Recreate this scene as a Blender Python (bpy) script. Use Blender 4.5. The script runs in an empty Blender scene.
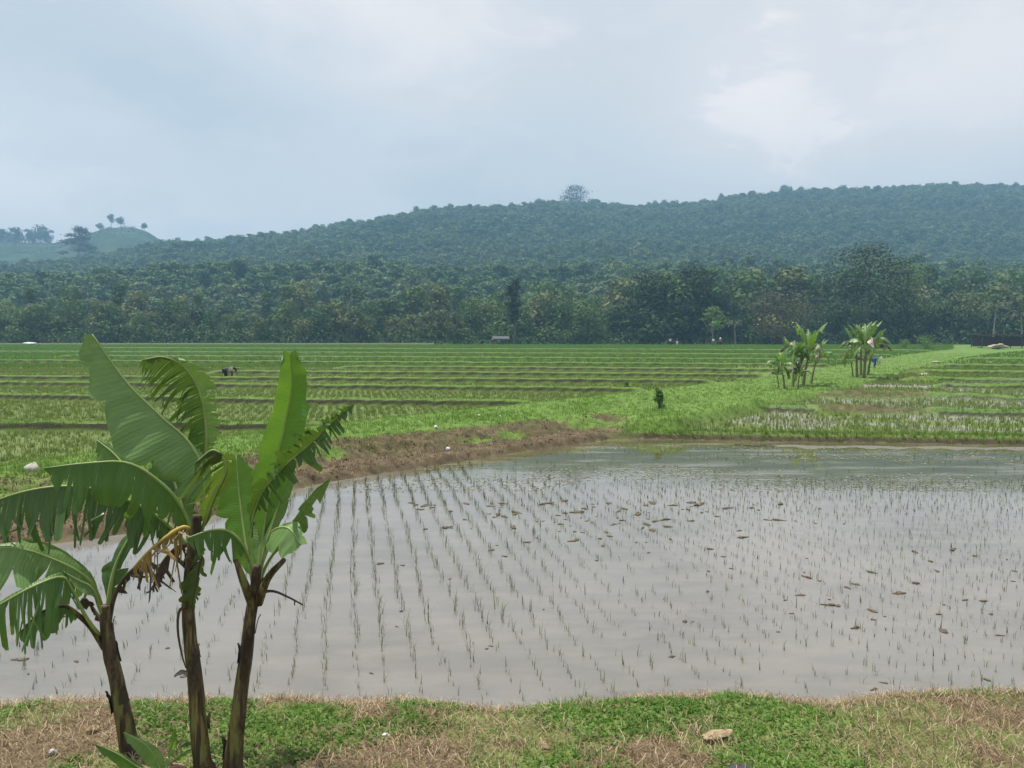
import bpy, math, random
import numpy as np
from mathutils import Vector

S = bpy.context.scene
COL = S.collection
R = math.radians

# ---------------------------------------------------------------- camera
F = 800.0                      # focal length in pixels of the 1024 px wide picture
CH = 3.2                       # camera height above the flooded field
TH = math.atan(49 / F)         # tilt down: horizon at pixel row 335
cam = bpy.data.cameras.new('camera')
cam.sensor_width = 36.0
cam.lens = F / 1024 * 36
cam.clip_start = 0.1
cam.clip_end = 8000
cam_o = bpy.data.objects.new('camera', cam)
COL.objects.link(cam_o)
cam_o.location = (0, 0, CH)
cam_o.rotation_euler = (math.pi / 2 - TH, 0, 0)
S.camera = cam_o

# ---------------------------------------------------------------- world, sun, exposure
SUN_EL, SUN_AZ = 74.0, -62.0   # azimuth measured from +Y (view direction) towards +X
w = bpy.data.worlds.new('World')
S.world = w
w.use_nodes = True
nt = w.node_tree
nt.nodes.clear()
N = nt.nodes.new
L = nt.links.new
out = N('ShaderNodeOutputWorld')
bg = N('ShaderNodeBackground')
bg.inputs['Strength'].default_value = 0.1
sky = N('ShaderNodeTexSky')
sky.sky_type = 'NISHITA'
sky.sun_disc = False
sky.sun_elevation = R(SUN_EL)
sky.sun_rotation = R(SUN_AZ)
sky.air_density = 1.2
sky.dust_density = 3.0
tc = N('ShaderNodeTexCoord')


def wmath(op, a, b=None, c=None):
    n = N('ShaderNodeMath')
    n.operation = op
    for i, v in enumerate((a, b, c)):
        if v is None:
            continue
        if isinstance(v, (int, float)):
            n.inputs[i].default_value = v
        else:
            L(v, n.inputs[i])
    return n.outputs[0]


def wramp(v, lo, hi):
    n = N('ShaderNodeMapRange')
    n.interpolation_type = 'SMOOTHERSTEP'
    n.inputs['From Min'].default_value = lo
    n.inputs['From Max'].default_value = hi
    L(v, n.inputs['Value'])
    return n.outputs['Result']


def wmix(f, a, b):
    n = N('ShaderNodeMix')
    n.data_type = 'RGBA'
    if isinstance(f, (int, float)):
        n.inputs[0].default_value = f
    else:
        L(f, n.inputs[0])
    for s, v in ((6, a), (7, b)):
        if isinstance(v, tuple):
            n.inputs[s].default_value = (*v, 1)
        else:
            L(v, n.inputs[s])
    return n.outputs[2]


def wnoise(scale, detail, rough, vec, dist=0.0):
    n = N('ShaderNodeTexNoise')
    n.inputs['Scale'].default_value = scale
    n.inputs['Detail'].default_value = detail
    n.inputs['Roughness'].default_value = rough
    n.inputs['Distortion'].default_value = dist
    L(vec, n.inputs['Vector'])
    return n.outputs['Fac']


mp = N('ShaderNodeMapping')
mp.inputs['Scale'].default_value = (1, 1, 2.1)
L(tc.outputs['Generated'], mp.inputs['Vector'])
nbig = wnoise(1.55, 3, 0.5, mp.outputs['Vector'], 0.3)
nfine = wnoise(7.0, 8, 0.60, mp.outputs['Vector'], 0.5)
sep = N('ShaderNodeSeparateXYZ')
L(tc.outputs['Generated'], sep.inputs[0])


def skydir(px, py):
    vx, vz = (px - 512) / F, (384 - py) / F
    v = Vector((vx, math.cos(TH) + math.sin(TH) * vz, -math.sin(TH) + math.cos(TH) * vz))
    return v.normalized()


def cloud_lobe(px, py, rad, soft, breakup, sx=1.0):
    """A cloud bank that stands at one place in the sky, ragged by the fine noise."""
    d = skydir(px, py)
    sub = N('ShaderNodeVectorMath')
    sub.operation = 'SUBTRACT'
    L(tc.outputs['Generated'], sub.inputs[0])
    sub.inputs[1].default_value = d
    mul = N('ShaderNodeVectorMath')
    mul.operation = 'MULTIPLY'
    L(sub.outputs[0], mul.inputs[0])
    mul.inputs[1].default_value = (1 / sx, 1 / sx, 1)
    ln = N('ShaderNodeVectorMath')
    ln.operation = 'LENGTH'
    L(mul.outputs[0], ln.inputs[0])
    q = wmath('ADD', ln.outputs['Value'], wmath('MULTIPLY', wmath('SUBTRACT', nfine, 0.5), breakup))
    return wmath('SUBTRACT', 1.0, wramp(q, rad - soft, rad + soft))


GREY = (6.4, 6.6, 6.6)        # thin overcast
BLUE = (5.0, 5.75, 6.15)        # thinner, bluer veil
PALE = (11.2, 9.9, 9.1)          # sunlit cloud
c = wmix(wramp(nbig, 0.36, 0.62), BLUE, GREY)
c = wmix(wmath('MULTIPLY', wramp(sep.outputs['X'], -0.25, 0.55), 0.36), c, PALE)
c = wmix(wmath('MULTIPLY', wramp(nfine, 0.42, 0.75), 0.14), c, PALE)
for args, amt in (((775, 105, 0.075, 0.06, 0.20, 1.6), 0.35), ((772, 102, 0.055, 0.016, 0.22, 1.5), 0.6), ((760, 95, 0.03, 0.012, 0.14, 1.5), 0.5),
                  ((985, 80, 0.06, 0.05, 0.18, 1.7), 0.5), ((345, 20, 0.12, 0.08, 0.32, 1.7), 0.6),
                  ((90, 205, 0.11, 0.09, 0.22, 2.4), 1.0), ((290, 215, 0.06, 0.05, 0.16, 2.0), 0.5)):
    c = wmix(wmath('MULTIPLY', cloud_lobe(*args), amt), c, PALE)
c = wmix(wmath('MULTIPLY', cloud_lobe(190, 125, 0.12, 0.11, 0.25, 1.8), 0.5), c, (3.7, 4.8, 5.6))
c = wmix(0.22, c, sky.outputs['Color'])
L(c, bg.inputs['Color'])
L(bg.outputs[0], out.inputs['Surface'])

sun = bpy.data.lights.new('sun', 'SUN')
sun.energy = 4.6
sun.angle = R(0.6)
sun.color = (1.0, 0.94, 0.84)
sun_o = bpy.data.objects.new('sun', sun)
COL.objects.link(sun_o)
az = R(SUN_AZ)
sdir = Vector((math.sin(az) * math.cos(R(SUN_EL)), math.cos(az) * math.cos(R(SUN_EL)), math.sin(R(SUN_EL))))
sun_o.rotation_euler = sdir.to_track_quat('Z', 'Y').to_euler()

S.view_settings.view_transform = 'Standard'
S.view_settings.look = 'None'
S.view_settings.exposure = 0.31
S.view_settings.gamma = 1.0
S.view_settings.use_curve_mapping = False
S.render.engine = 'CYCLES'
S.cycles.max_bounces = 8
S.cycles.diffuse_bounces = 3
S.cycles.glossy_bounces = 3
S.cycles.transmission_bounces = 3
S.cycles.volume_bounces = 0
S.cycles.transparent_max_bounces = 6
S.cycles.use_denoising = True

HAZE_DENSITY = 0.00060
HAZE_COLOR = (0.37, 0.68, 1.0)

# ---------------------------------------------------------------- helpers
rng = np.random.default_rng(7)
rnd = random.Random(11)
UP = np.array((0.0, 0.0, 1.0))
ST, CT = math.sin(TH), math.cos(TH)


def at(x, y, Y):
    """The point seen at pixel x, y at world depth Y."""
    vx, vz = (x - 512) / F, (384 - y) / F
    t = Y / (CT + ST * vz)
    return np.array((vx * t, Y, CH + t * (-ST + CT * vz)))


def depth_of(y, z):
    """World Y at which the level z is seen at pixel row y."""
    vz = (384 - y) / F
    return (z - CH) / (-ST + CT * vz) * (CT + ST * vz)


def on(x, y, z):
    return at(x, y, depth_of(y, z))


def tag(o, label=None, cat=None, group=None, kind=None):
    for k, v in (('label', label), ('category', cat), ('group', group), ('kind', kind)):
        if v:
            o[k] = v
    return o


def link(name, me, parent=None, mat=None, loc=None):
    o = bpy.data.objects.new(name, me)
    COL.objects.link(o)
    if parent is not None:
        o.parent = parent
    if mat is not None:
        me.materials.append(mat)
    if loc is not None:
        o.location = loc
    return o


def empty(name, loc=(0, 0, 0), rz=0.0, sc=1.0):
    o = bpy.data.objects.new(name, None)
    o.empty_display_size = 0.2
    COL.objects.link(o)
    o.location = loc
    o.rotation_euler = (0, 0, rz)
    o.scale = (sc, sc, sc)
    return o


def copy_tree(o, parent=None):
    c_ = o.copy()
    COL.objects.link(c_)
    c_.parent = parent
    for ch in list(o.children):
        copy_tree(ch, c_)
    return c_


def mesh(name, V, faces, smooth=True):
    me = bpy.data.meshes.new(name)
    me.from_pydata([tuple(map(float, v)) for v in V], [], faces)
    if smooth:
        me.polygons.foreach_set('use_smooth', [True] * len(me.polygons))
    me.update()
    return me


def fast_mesh(name, V, loops, starts, smooth=False):
    me = bpy.data.meshes.new(name)
    me.vertices.add(len(V))
    me.vertices.foreach_set('co', np.asarray(V, np.float32).ravel())
    me.loops.add(len(loops))
    me.loops.foreach_set('vertex_index', np.asarray(loops, np.int32))
    me.polygons.add(len(starts))
    me.polygons.foreach_set('loop_start', np.asarray(starts, np.int32))
    if smooth:
        me.polygons.foreach_set('use_smooth', np.ones(len(starts), bool))
    me.update(calc_edges=True)
    return me


def blades(name, P, H, W, az_, lean, curl=0.6):
    """Grass-like blades: two faces each, P (n,3) feet."""
    n = len(P)
    d = np.stack((np.cos(az_), np.sin(az_), np.zeros(n)), 1)
    s = np.stack((-np.sin(az_), np.cos(az_), np.zeros(n)), 1) * (W / 2)[:, None]
    H = H[:, None]
    lean = lean[:, None]
    mid = P + UP * H * 0.55 + d * H * lean * (1 - curl) * 0.6
    tip = P + UP * H * np.clip(1 - 0.45 * lean, 0.1, 1) + d * H * lean
    V = np.stack((P - s, P + s, mid - s * .8, mid + s * .8, tip), 1).reshape(-1, 3)
    b = np.arange(n)[:, None] * 5
    loops = (b + np.array([0, 1, 3, 2, 2, 3, 4])).ravel()
    st = (np.arange(n)[:, None] * 7 + np.array([0, 4])).ravel()
    return fast_mesh(name, V, loops, st)


def cards(name, P, Nrm, sx, sy, roll, bend=0.0):
    """Leaf-sized diamond faces (n) at P with normals Nrm."""
    n = len(P)
    Nrm = Nrm / (np.linalg.norm(Nrm, axis=1, keepdims=True) + 1e-9)
    ref = np.where(np.abs(Nrm[:, 2:3]) > .9, np.array([[1., 0, 0]]), np.array([[0., 0, 1]]))
    a = np.cross(ref, Nrm)
    a /= np.linalg.norm(a, axis=1, keepdims=True) + 1e-9
    b_ = np.cross(Nrm, a)
    ca, sa = np.cos(roll)[:, None], np.sin(roll)[:, None]
    u = a * ca + b_ * sa
    v = -a * sa + b_ * ca
    sx = sx[:, None] / 2
    sy = sy[:, None] / 2
    dn = -Nrm * bend * sx
    V = np.stack((P - u * sx + dn, P - v * sy, P + u * sx + dn, P + v * sy), 1).reshape(-1, 3)
    q = np.arange(n)[:, None] * 4
    loops = (q + np.array([0, 1, 2, 3])).ravel()
    return fast_mesh(name, V, loops, np.arange(n) * 4)


def catmull(P, n):
    P = np.asarray(P, float)
    if len(P) == 2:
        t = np.linspace(0, 1, n)[:, None]
        return P[0] * (1 - t) + P[1] * t
    E = np.vstack((2 * P[0] - P[1], P, 2 * P[-1] - P[-2]))
    segs = len(P) - 1
    tt = np.linspace(0, segs - 1e-6, n)
    i = tt.astype(int)
    f = (tt - i)[:, None]
    p0, p1, p2, p3 = E[i], E[i + 1], E[i + 2], E[i + 3]
    return 0.5 * (2 * p1 + (p2 - p0) * f + (2 * p0 - 5 * p1 + 4 * p2 - p3) * f ** 2 + (3 * p1 - p0 - 3 * p2 + p3) * f ** 3)


def tube(P, rad, n=8, wob=0.0, r=None, cap=True):
    P = np.asarray(P, float)
    rad = np.broadcast_to(np.asarray(rad, float), (len(P),))
    T = np.gradient(P, axis=0)
    T /= np.linalg.norm(T, axis=1, keepdims=True) + 1e-9
    ref = np.array((0.31, 0.95, 0.05))
    V, faces = [], []
    for k in range(len(P)):
        a = np.cross(T[k], ref)
        a /= np.linalg.norm(a) + 1e-9
        b_ = np.cross(T[k], a)
        for j in range(n):
            an = 2 * math.pi * j / n
            rr = rad[k] * (1 + (wob * (r.random() - .5) if wob else 0))
            V.append(P[k] + (a * math.cos(an) + b_ * math.sin(an)) * rr)
    for k in range(len(P) - 1):
        for j in range(n):
            j2 = (j + 1) % n
            faces.append((k * n + j, k * n + j2, (k + 1) * n + j2, (k + 1) * n + j))
    if cap:
        faces.append(tuple(range(n))[::-1])
        faces.append(tuple(range((len(P) - 1) * n, len(P) * n)))
    return V, faces


def join(parts):
    V, Fc = [], []
    for v, f in parts:
        o = len(V)
        V += list(v)
        Fc += [tuple(i + o for i in q) for q in f]
    return V, Fc


def box(c_, s_, rz=0.0):
    x, y, z = np.array(s_) / 2
    co, si = math.cos(rz), math.sin(rz)
    V = []
    for dx in (-x, x):
        for dy in (-y, y):
            for dz in (-z, z):
                V.append((c_[0] + dx * co - dy * si, c_[1] + dx * si + dy * co, c_[2] + dz))
    return V, [(0, 1, 3, 2), (4, 6, 7, 5), (0, 4, 5, 1), (2, 3, 7, 6), (0, 2, 6, 4), (1, 5, 7, 3)]


def _hash(ix, iy, seed):
    h = (ix.astype(np.int64) * 374761393 + iy.astype(np.int64) * 668265263 + seed * 144665) & 0x7fffffff
    h = ((h ^ (h >> 13)) * 1274126177) & 0x7fffffff
    return ((h ^ (h >> 16)) & 0xffff) / 65535.0


def vnoise(x, y, seed=0):
    ix, iy = np.floor(x), np.floor(y)
    fx, fy = x - ix, y - iy
    fx, fy = fx * fx * (3 - 2 * fx), fy * fy * (3 - 2 * fy)
    a, b_ = _hash(ix, iy, seed), _hash(ix + 1, iy, seed)
    c_, d = _hash(ix, iy + 1, seed), _hash(ix + 1, iy + 1, seed)
    return (a * (1 - fx) + b_ * fx) * (1 - fy) + (c_ * (1 - fx) + d * fx) * fy


def fbm(x, y, seed=0, o=4):
    s, a, t = 0, 1.0, 0
    for k in range(o):
        s = s + a * vnoise(x * 2 ** k, y * 2 ** k, seed + k * 17)
        t += a
        a *= .5
    return s / t


def sst(x, a, b_):
    t = np.clip((x - a) / (b_ - a), 0, 1)
    return t * t * (3 - 2 * t)


# ---------------------------------------------------------------- materials
def new_mat(name):
    m = bpy.data.materials.new(name)
    m.use_nodes = True
    return m


class NT:
    def __init__(s, m):
        s.t = m.node_tree
        s.b = s.t.nodes.get('Principled BSDF')
        s.o = s.t.nodes.get('Material Output')

    def n(s, kind, **kw):
        x = s.t.nodes.new(kind)
        for k, v in kw.items():
            setattr(x, k, v)
        return x

    def l(s, a, b):
        s.t.links.new(a, b)

    def ramp(s, fac, stops):
        r_ = s.n('ShaderNodeValToRGB')
        e = r_.color_ramp.elements
        while len(e) < len(stops):
            e.new(0.5)
        for el, (p, c_) in zip(e, stops):
            el.position = p
            el.color = (*c_, 1)
        s.l(fac, r_.inputs[0])
        return r_.outputs[0]

    def noise(s, scale, detail=4, rough=.55, vec=None, dist=0):
        x = s.n('ShaderNodeTexNoise')
        x.inputs['Scale'].default_value = scale
        x.inputs['Detail'].default_value = detail
        x.inputs['Roughness'].default_value = rough
        x.inputs['Distortion'].default_value = dist
        if vec is not None:
            s.l(vec, x.inputs['Vector'])
        return x.outputs['Fac']

    def mix(s, f, a, b, mode='MIX'):
        x = s.n('ShaderNodeMix', data_type='RGBA', blend_type=mode)
        for i, v in ((0, f), (6, a), (7, b)):
            if isinstance(v, (int, float)):
                x.inputs[i].default_value = v
            elif isinstance(v, tuple):
                x.inputs[i].default_value = (*v, 1)
            else:
                s.l(v, x.inputs[i])
        return x.outputs[2]

    def math(s, op, a, b=0.0):
        x = s.n('ShaderNodeMath', operation=op)
        for i, v in enumerate((a, b)):
            if isinstance(v, (int, float)):
                x.inputs[i].default_value = v
            else:
                s.l(v, x.inputs[i])
        return x.outputs[0]

    def rng(s, v, a, b, c_=0.0, d=1.0):
        x = s.n('ShaderNodeMapRange')
        for k, val in zip(('From Min', 'From Max', 'To Min', 'To Max'), (a, b, c_, d)):
            x.inputs[k].default_value = val
        s.l(v, x.inputs['Value'])
        return x.outputs['Result']

    def pos(s, scale=(1, 1, 1)):
        g = s.n('ShaderNodeNewGeometry')
        m_ = s.n('ShaderNodeMapping')
        m_.inputs['Scale'].default_value = scale
        s.l(g.outputs['Position'], m_.inputs['Vector'])
        return m_.outputs['Vector']

    def obj(s, scale=(1, 1, 1)):
        g = s.n('ShaderNodeTexCoord')
        m_ = s.n('ShaderNodeMapping')
        m_.inputs['Scale'].default_value = scale
        s.l(g.outputs['Object'], m_.inputs['Vector'])
        return m_.outputs['Vector']

    def island(s):
        return s.n('ShaderNodeNewGeometry').outputs['Random Per Island']

    def orand(s):
        return s.n('ShaderNodeObjectInfo').outputs['Random']

    def bump(s, h, strength, dist):
        x = s.n('ShaderNodeBump')
        x.inputs['Strength'].default_value = strength
        x.inputs['Distance'].default_value = dist
        s.l(h, x.inputs['Height'])
        s.l(x.outputs[0], s.b.inputs['Normal'])
        return x.outputs[0]

    def base(s, c_, rough=.8, spec=.3):
        if isinstance(c_, tuple):
            s.b.inputs['Base Color'].default_value = (*c_, 1)
        else:
            s.l(c_, s.b.inputs['Base Color'])
        s.b.inputs['Roughness'].default_value = rough
        s.b.inputs['Specular IOR Level'].default_value = spec

    def translucent(s, c_, amount):
        tr = s.n('ShaderNodeBsdfTranslucent')
        if isinstance(c_, tuple):
            tr.inputs['Color'].default_value = (*c_, 1)
        else:
            s.l(c_, tr.inputs['Color'])
        mx = s.n('ShaderNodeMixShader')
        mx.inputs[0].default_value = amount
        s.l(s.b.outputs[0], mx.inputs[1])
        s.l(tr.outputs[0], mx.inputs[2])
        s.l(mx.outputs[0], s.o.inputs['Surface'])


def plain(name, col, rough=.8, spec=.3):
    m = new_mat(name)
    t = NT(m)
    v = t.noise(9, 4, vec=t.obj())
    t.base(t.mix(t.rng(v, .3, .7), tuple(x * .8 for x in col), tuple(min(1, x * 1.15) for x in col)), rough, spec)
    return m


def leafy(name, stops, rough=.6, trans=.3, by_object=0.0, patch=0.0, pscale=.035):
    """Foliage of many small faces: colour by face, plus hue by object."""
    m = new_mat(name)
    t = NT(m)
    f = t.island()
    if by_object:
        f = t.math('ADD', t.math('MULTIPLY', f, 1 - by_object), t.math('MULTIPLY', t.orand(), by_object))
    if patch:
        f = t.math('ADD', t.math('MULTIPLY', f, 1 - patch), t.math('MULTIPLY', t.rng(t.noise(pscale, 3, vec=t.pos()), .3, .7), patch))
    c_ = t.ramp(f, stops)
    t.base(c_, rough, .25)
    t.translucent(c_, trans)
    return m


def terrain_mat():
    m = new_mat('paddy_ground')
    t = NT(m)
    at_ = t.n('ShaderNodeAttribute', attribute_name='zone')
    sp = t.n('ShaderNodeSeparateColor')
    t.l(at_.outputs['Color'], sp.inputs[0])
    p = t.pos()
    n1 = t.noise(3.0, 6, .6, p)
    n2 = t.noise(22, 4, .6, p)
    n3 = t.noise(.25, 3, .5, p)
    straw = t.ramp(n2, [(0, (.10, .07, .04)), (.5, (.20, .145, .085)), (1, (.32, .25, .16))])
    grass = t.ramp(n1, [(.2, (.07, .135, .02)), (.55, (.115, .20, .034)), (.85, (.17, .22, .055))])
    soil = t.ramp(n1, [(.25, (.04, .031, .016)), (.5, (.095, .072, .040)), (.8, (.19, .15, .088))])
    wet = t.ramp(n3, [(.3, (.10, .145, .036)), (.7, (.13, .17, .048))])
    wet = t.mix(at_.outputs['Alpha'], wet, (.30, .29, .26))
    c_ = t.mix(sp.outputs[0], straw, grass)
    c_ = t.mix(sp.outputs[1], c_, soil)
    c_ = t.mix(sp.outputs[2], c_, wet)
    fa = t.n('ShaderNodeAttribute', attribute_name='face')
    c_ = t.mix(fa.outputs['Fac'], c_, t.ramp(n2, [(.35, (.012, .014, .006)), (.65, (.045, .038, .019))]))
    t.base(c_, .9, .3)
    t.l(t.math('SUBTRACT', t.rng(sp.outputs[2], .6, 1, .95, .85), t.math('MULTIPLY', at_.outputs['Alpha'], .7)), t.b.inputs['Roughness'])
    t.bump(n2, .5, .03)
    return m


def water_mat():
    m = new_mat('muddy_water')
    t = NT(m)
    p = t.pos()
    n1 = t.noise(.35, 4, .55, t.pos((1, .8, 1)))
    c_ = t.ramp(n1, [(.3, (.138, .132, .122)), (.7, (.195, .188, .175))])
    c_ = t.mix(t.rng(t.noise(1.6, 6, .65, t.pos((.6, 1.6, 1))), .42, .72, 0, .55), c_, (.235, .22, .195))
    # far end: hill reflection and algae put into colour, churned pale silt where planted
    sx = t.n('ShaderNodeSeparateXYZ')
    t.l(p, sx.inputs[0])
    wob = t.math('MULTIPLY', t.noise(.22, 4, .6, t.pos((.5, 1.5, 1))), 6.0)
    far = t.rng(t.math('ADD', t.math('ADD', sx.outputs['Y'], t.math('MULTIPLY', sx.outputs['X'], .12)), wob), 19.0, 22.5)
    weed_reflection = t.ramp(t.noise(.8, 6, .68, t.pos((.45, 1.8, 1))), [(.38, (.075, .072, .045)), (.52, (.10, .10, .045)), (.62, (.20, .19, .155))])
    c_ = t.mix(far, c_, weed_reflection)
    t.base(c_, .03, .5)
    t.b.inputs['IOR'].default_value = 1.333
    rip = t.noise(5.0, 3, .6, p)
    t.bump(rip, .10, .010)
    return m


def banana_mat(name, lo, hi, dry, dry_amt, trans=.35, tcol=(.25, .42, .03)):
    m = new_mat(name)
    t = NT(m)
    uv = t.n('ShaderNodeUVMap', uv_map='leaf')
    sx = t.n('ShaderNodeSeparateXYZ')
    t.l(uv.outputs[0], sx.inputs[0])
    wv = t.n('ShaderNodeTexWave', wave_type='BANDS', bands_direction='X')
    wv.inputs['Scale'].default_value = 16
    wv.inputs['Distortion'].default_value = 3.0
    wv.inputs['Detail'].default_value = 3
    t.l(uv.outputs[0], wv.inputs['Vector'])
    mpn = t.n('ShaderNodeMapping')
    mpn.inputs['Scale'].default_value = (30, 1.5, 1)
    t.l(uv.outputs[0], mpn.inputs['Vector'])
    streak = t.noise(1.0, 4, .6, mpn.outputs[0])
    blot = t.noise(3.2, 4, .6, uv.outputs[0])
    c_ = t.mix(t.rng(streak, .3, .7), lo, hi)
    c_ = t.mix(t.math('MULTIPLY', t.rng(wv.outputs['Fac'], .0, 1.0), .09), c_, tuple(min(1, x * 1.5) for x in hi))
    edge = t.math('ADD', t.math('ABSOLUTE', sx.outputs['Y']), t.math('MULTIPLY', blot, .5))
    c_ = t.mix(t.rng(edge, 1.42 - dry_amt, 1.55 - dry_amt), c_, dry)
    t.base(c_, .34, .42)
    t.bump(wv.outputs['Fac'], .25, .006)
    t.translucent(t.mix(.25, tcol, c_), trans)
    return m


def stem_mat():
    m = new_mat('banana_stem')
    t = NT(m)
    s1 = t.noise(1, 5, .6, t.obj((26, 26, 1.6)))
    s2 = t.noise(1, 4, .6, t.obj((7, 7, 2.6)))
    c_ = t.ramp(s1, [(.30, (.020, .013, .009)), (.46, (.06, .038, .018)), (.55, (.19, .15, .05)), (.64, (.12, .155, .035)), (.76, (.32, .22, .09))])
    s3 = t.noise(1, 5, .65, t.obj((14, 14, 5)))
    c_ = t.mix(t.rng(s2, .45, .55), c_, t.ramp(s3, [(.38, (.010, .007, .005)), (.52, (.045, .028, .017)), (.68, (.13, .085, .05))]))
    t.base(c_, .6, .3)
    t.bump(s1, .6, .012)
    return m


def bark_mat(name, a, b):
    m = new_mat(name)
    t = NT(m)
    s1 = t.noise(1, 4, .6, t.obj((4, 4, .8)))
    t.base(t.ramp(s1, [(.3, a), (.7, b)]), .9, .2)
    return m


M_ground = terrain_mat()
M_stem_pale = plain('far_banana_stem', (.17, .15, .085), .8, .2)
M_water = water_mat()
M_stem = stem_mat()
M_leaf = banana_mat('banana_leaf', (.042, .105, .022), (.085, .17, .036), (.20, .15, .05), .08, .28)
M_leaf_dark = banana_mat('banana_leaf_dark', (.032, .078, .020), (.066, .13, .032), (.22, .17, .07), .12, .16)  # darker copy for blades out of the sun, shade put into the colour
M_leaf_light = banana_mat('banana_leaf_pale', (.10, .185, .058), (.17, .275, .088), (.24, .22, .10), .05, .2)
M_leaf_young = banana_mat('banana_leaf_young', (.045, .13, .022), (.085, .19, .035), (.3, .28, .1), .04, .40, (.30, .55, .04))
M_leaf_old = banana_mat('banana_leaf_old', (.035, .06, .016), (.075, .095, .022), (.16, .09, .03), .28, .3)
M_leaf_dry = banana_mat('banana_leaf_dry', (.17, .095, .028), (.34, .22, .05), (.07, .04, .02), .2, .2, (.3, .18, .04))
M_leaf_dead = banana_mat('banana_leaf_dead', (.03, .02, .014), (.07, .045, .03), (.03, .02, .015), .2, .08, (.1, .06, .03))
M_rib = plain('banana_midrib', (.26, .34, .11), .45, .4)
M_rib_dry = plain('banana_midrib_yellow', (.42, .30, .07), .6, .3)
M_rib_brown = plain('banana_midrib_brown', (.09, .065, .04), .8, .2)
M_rice = leafy('young_rice', [(0, (.12, .175, .034)), (.5, (.17, .235, .05)), (1, (.22, .265, .08))], .5, .4, 0, .4, .25)
M_rice_lush = leafy('lush_rice', [(0, (.08, .17, .024)), (.5, (.11, .22, .033)), (1, (.16, .26, .05))], .55, .5, 0, .4, .06)
M_grass = leafy('bank_grass', [(0, (.085, .16, .02)), (.5, (.14, .25, .035)), (1, (.23, .30, .08))], .6, .4, 0, .5, .55)
M_weed = leafy('low_weeds', [(0, (.05, .14, .02)), (.5, (.13, .27, .045)), (1, (.26, .38, .10))], .45, .4, 0, .35, 1.3)
M_straw = leafy('dry_straw', [(0, (.06, .038, .02)), (.5, (.22, .15, .085)), (1, (.52, .42, .28))], .8, .15)
M_clod = plain('mud_clod', (.11, .085, .052), .7, .3)
M_stone = plain('pale_stone', (.42, .40, .36), .9, .2)
M_plastic = plain('white_plastic', (.75, .76, .78), .4, .5)
M_darkstone = plain('dark_stone', (.06, .06, .065), .8, .3)
FOREST_STOPS = [(.1, (.03, .072, .022)), (.4, (.052, .115, .03)), (.65, (.09, .155, .042)), (.92, (.19, .22, .085))]
M_forest = leafy('forest_leaves', FOREST_STOPS, .7, .2, .55, .25, .02)
M_tree_dark = leafy('tree_leaves_dark', [(0, (.024, .056, .019)), (.5, (.05, .10, .03)), (1, (.095, .15, .045))], .7, .2, .55)
M_tree_deep = leafy('tree_leaves_deep', [(0, (.012, .030, .012)), (.5, (.026, .055, .018)), (1, (.055, .09, .028))], .7, .15, .2)
M_tree_black = leafy('tree_leaves_darkest', [(0, (.008, .018, .008)), (.5, (.016, .034, .012)), (1, (.035, .055, .02))], .7, .1, .3)
M_tree_mid = leafy('tree_leaves', [(0, (.042, .092, .025)), (.5, (.08, .15, .038)), (1, (.15, .21, .06))], .7, .25, .6)
M_tree_olive = leafy('tree_leaves_olive', [(0, (.065, .095, .03)), (.5, (.125, .155, .05)), (1, (.21, .225, .09))], .7, .22, .6)
M_tree_brown = leafy('tree_leaves_brownish', [(0, (.04, .052, .022)), (.5, (.08, .085, .036)), (1, (.13, .125, .06))], .7, .2, .2)
M_tree_light = leafy('tree_leaves_fresh', [(0, (.07, .14, .025)), (.5, (.12, .22, .04)), (1, (.19, .29, .07))], .65, .3, .2)
M_palm = leafy('palm_fronds', [(0, (.03, .055, .02)), (.5, (.075, .10, .045)), (1, (.2, .22, .14))], .5, .2)
M_yellow = plain('yellow_blossom', (.55, .45, .05), .6, .2)
M_bark = bark_mat('tree_bark', (.05, .045, .038), (.15, .14, .12))
M_bark_pale = bark_mat('tree_bark_pale', (.16, .155, .14), (.32, .31, .28))

# ---------------------------------------------------------------- the lie of the land (heights in metres, water at 0)
def interp(pts):
    a = np.array(pts, float)
    return lambda x: np.interp(x, a[:, 0], a[:, 1])


NEAR = interp([(-900, 722), (-200, 712), (0, 707), (70, 703), (130, 706), (220, 702), (300, 704), (400, 704), (480, 711), (545, 708), (600, 704), (640, 700), (720, 699), (790, 702), (830, 706), (870, 702), (930, 697), (1024, 696), (1900, 694)])
BACK = interp([(-900, 760), (-300, 610), (0, 550), (100, 539), (190, 524), (290, 491), (330, 482), (450, 464), (540, 450), (612, 440), (640, 439), (750, 441), (1024, 445), (1900, 456)])
TOP = interp([(-900, 600), (-300, 520), (0, 470), (100, 455), (200, 443), (300, 431), (420, 417), (520, 407), (600, 398), (680, 389), (760, 381), (800, 376), (850, 367), (900, 359), (960, 351), (1000, 348.5), (1100, 346.5), (1900, 346.5)])
LOW = interp([(-900, 2000), (600, 2000), (615, 440), (650, 430), (700, 414), (750, 405), (800, 396), (850, 386), (900, 375), (950, 364), (1000, 356), (1060, 351), (1900, 349)])
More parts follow.
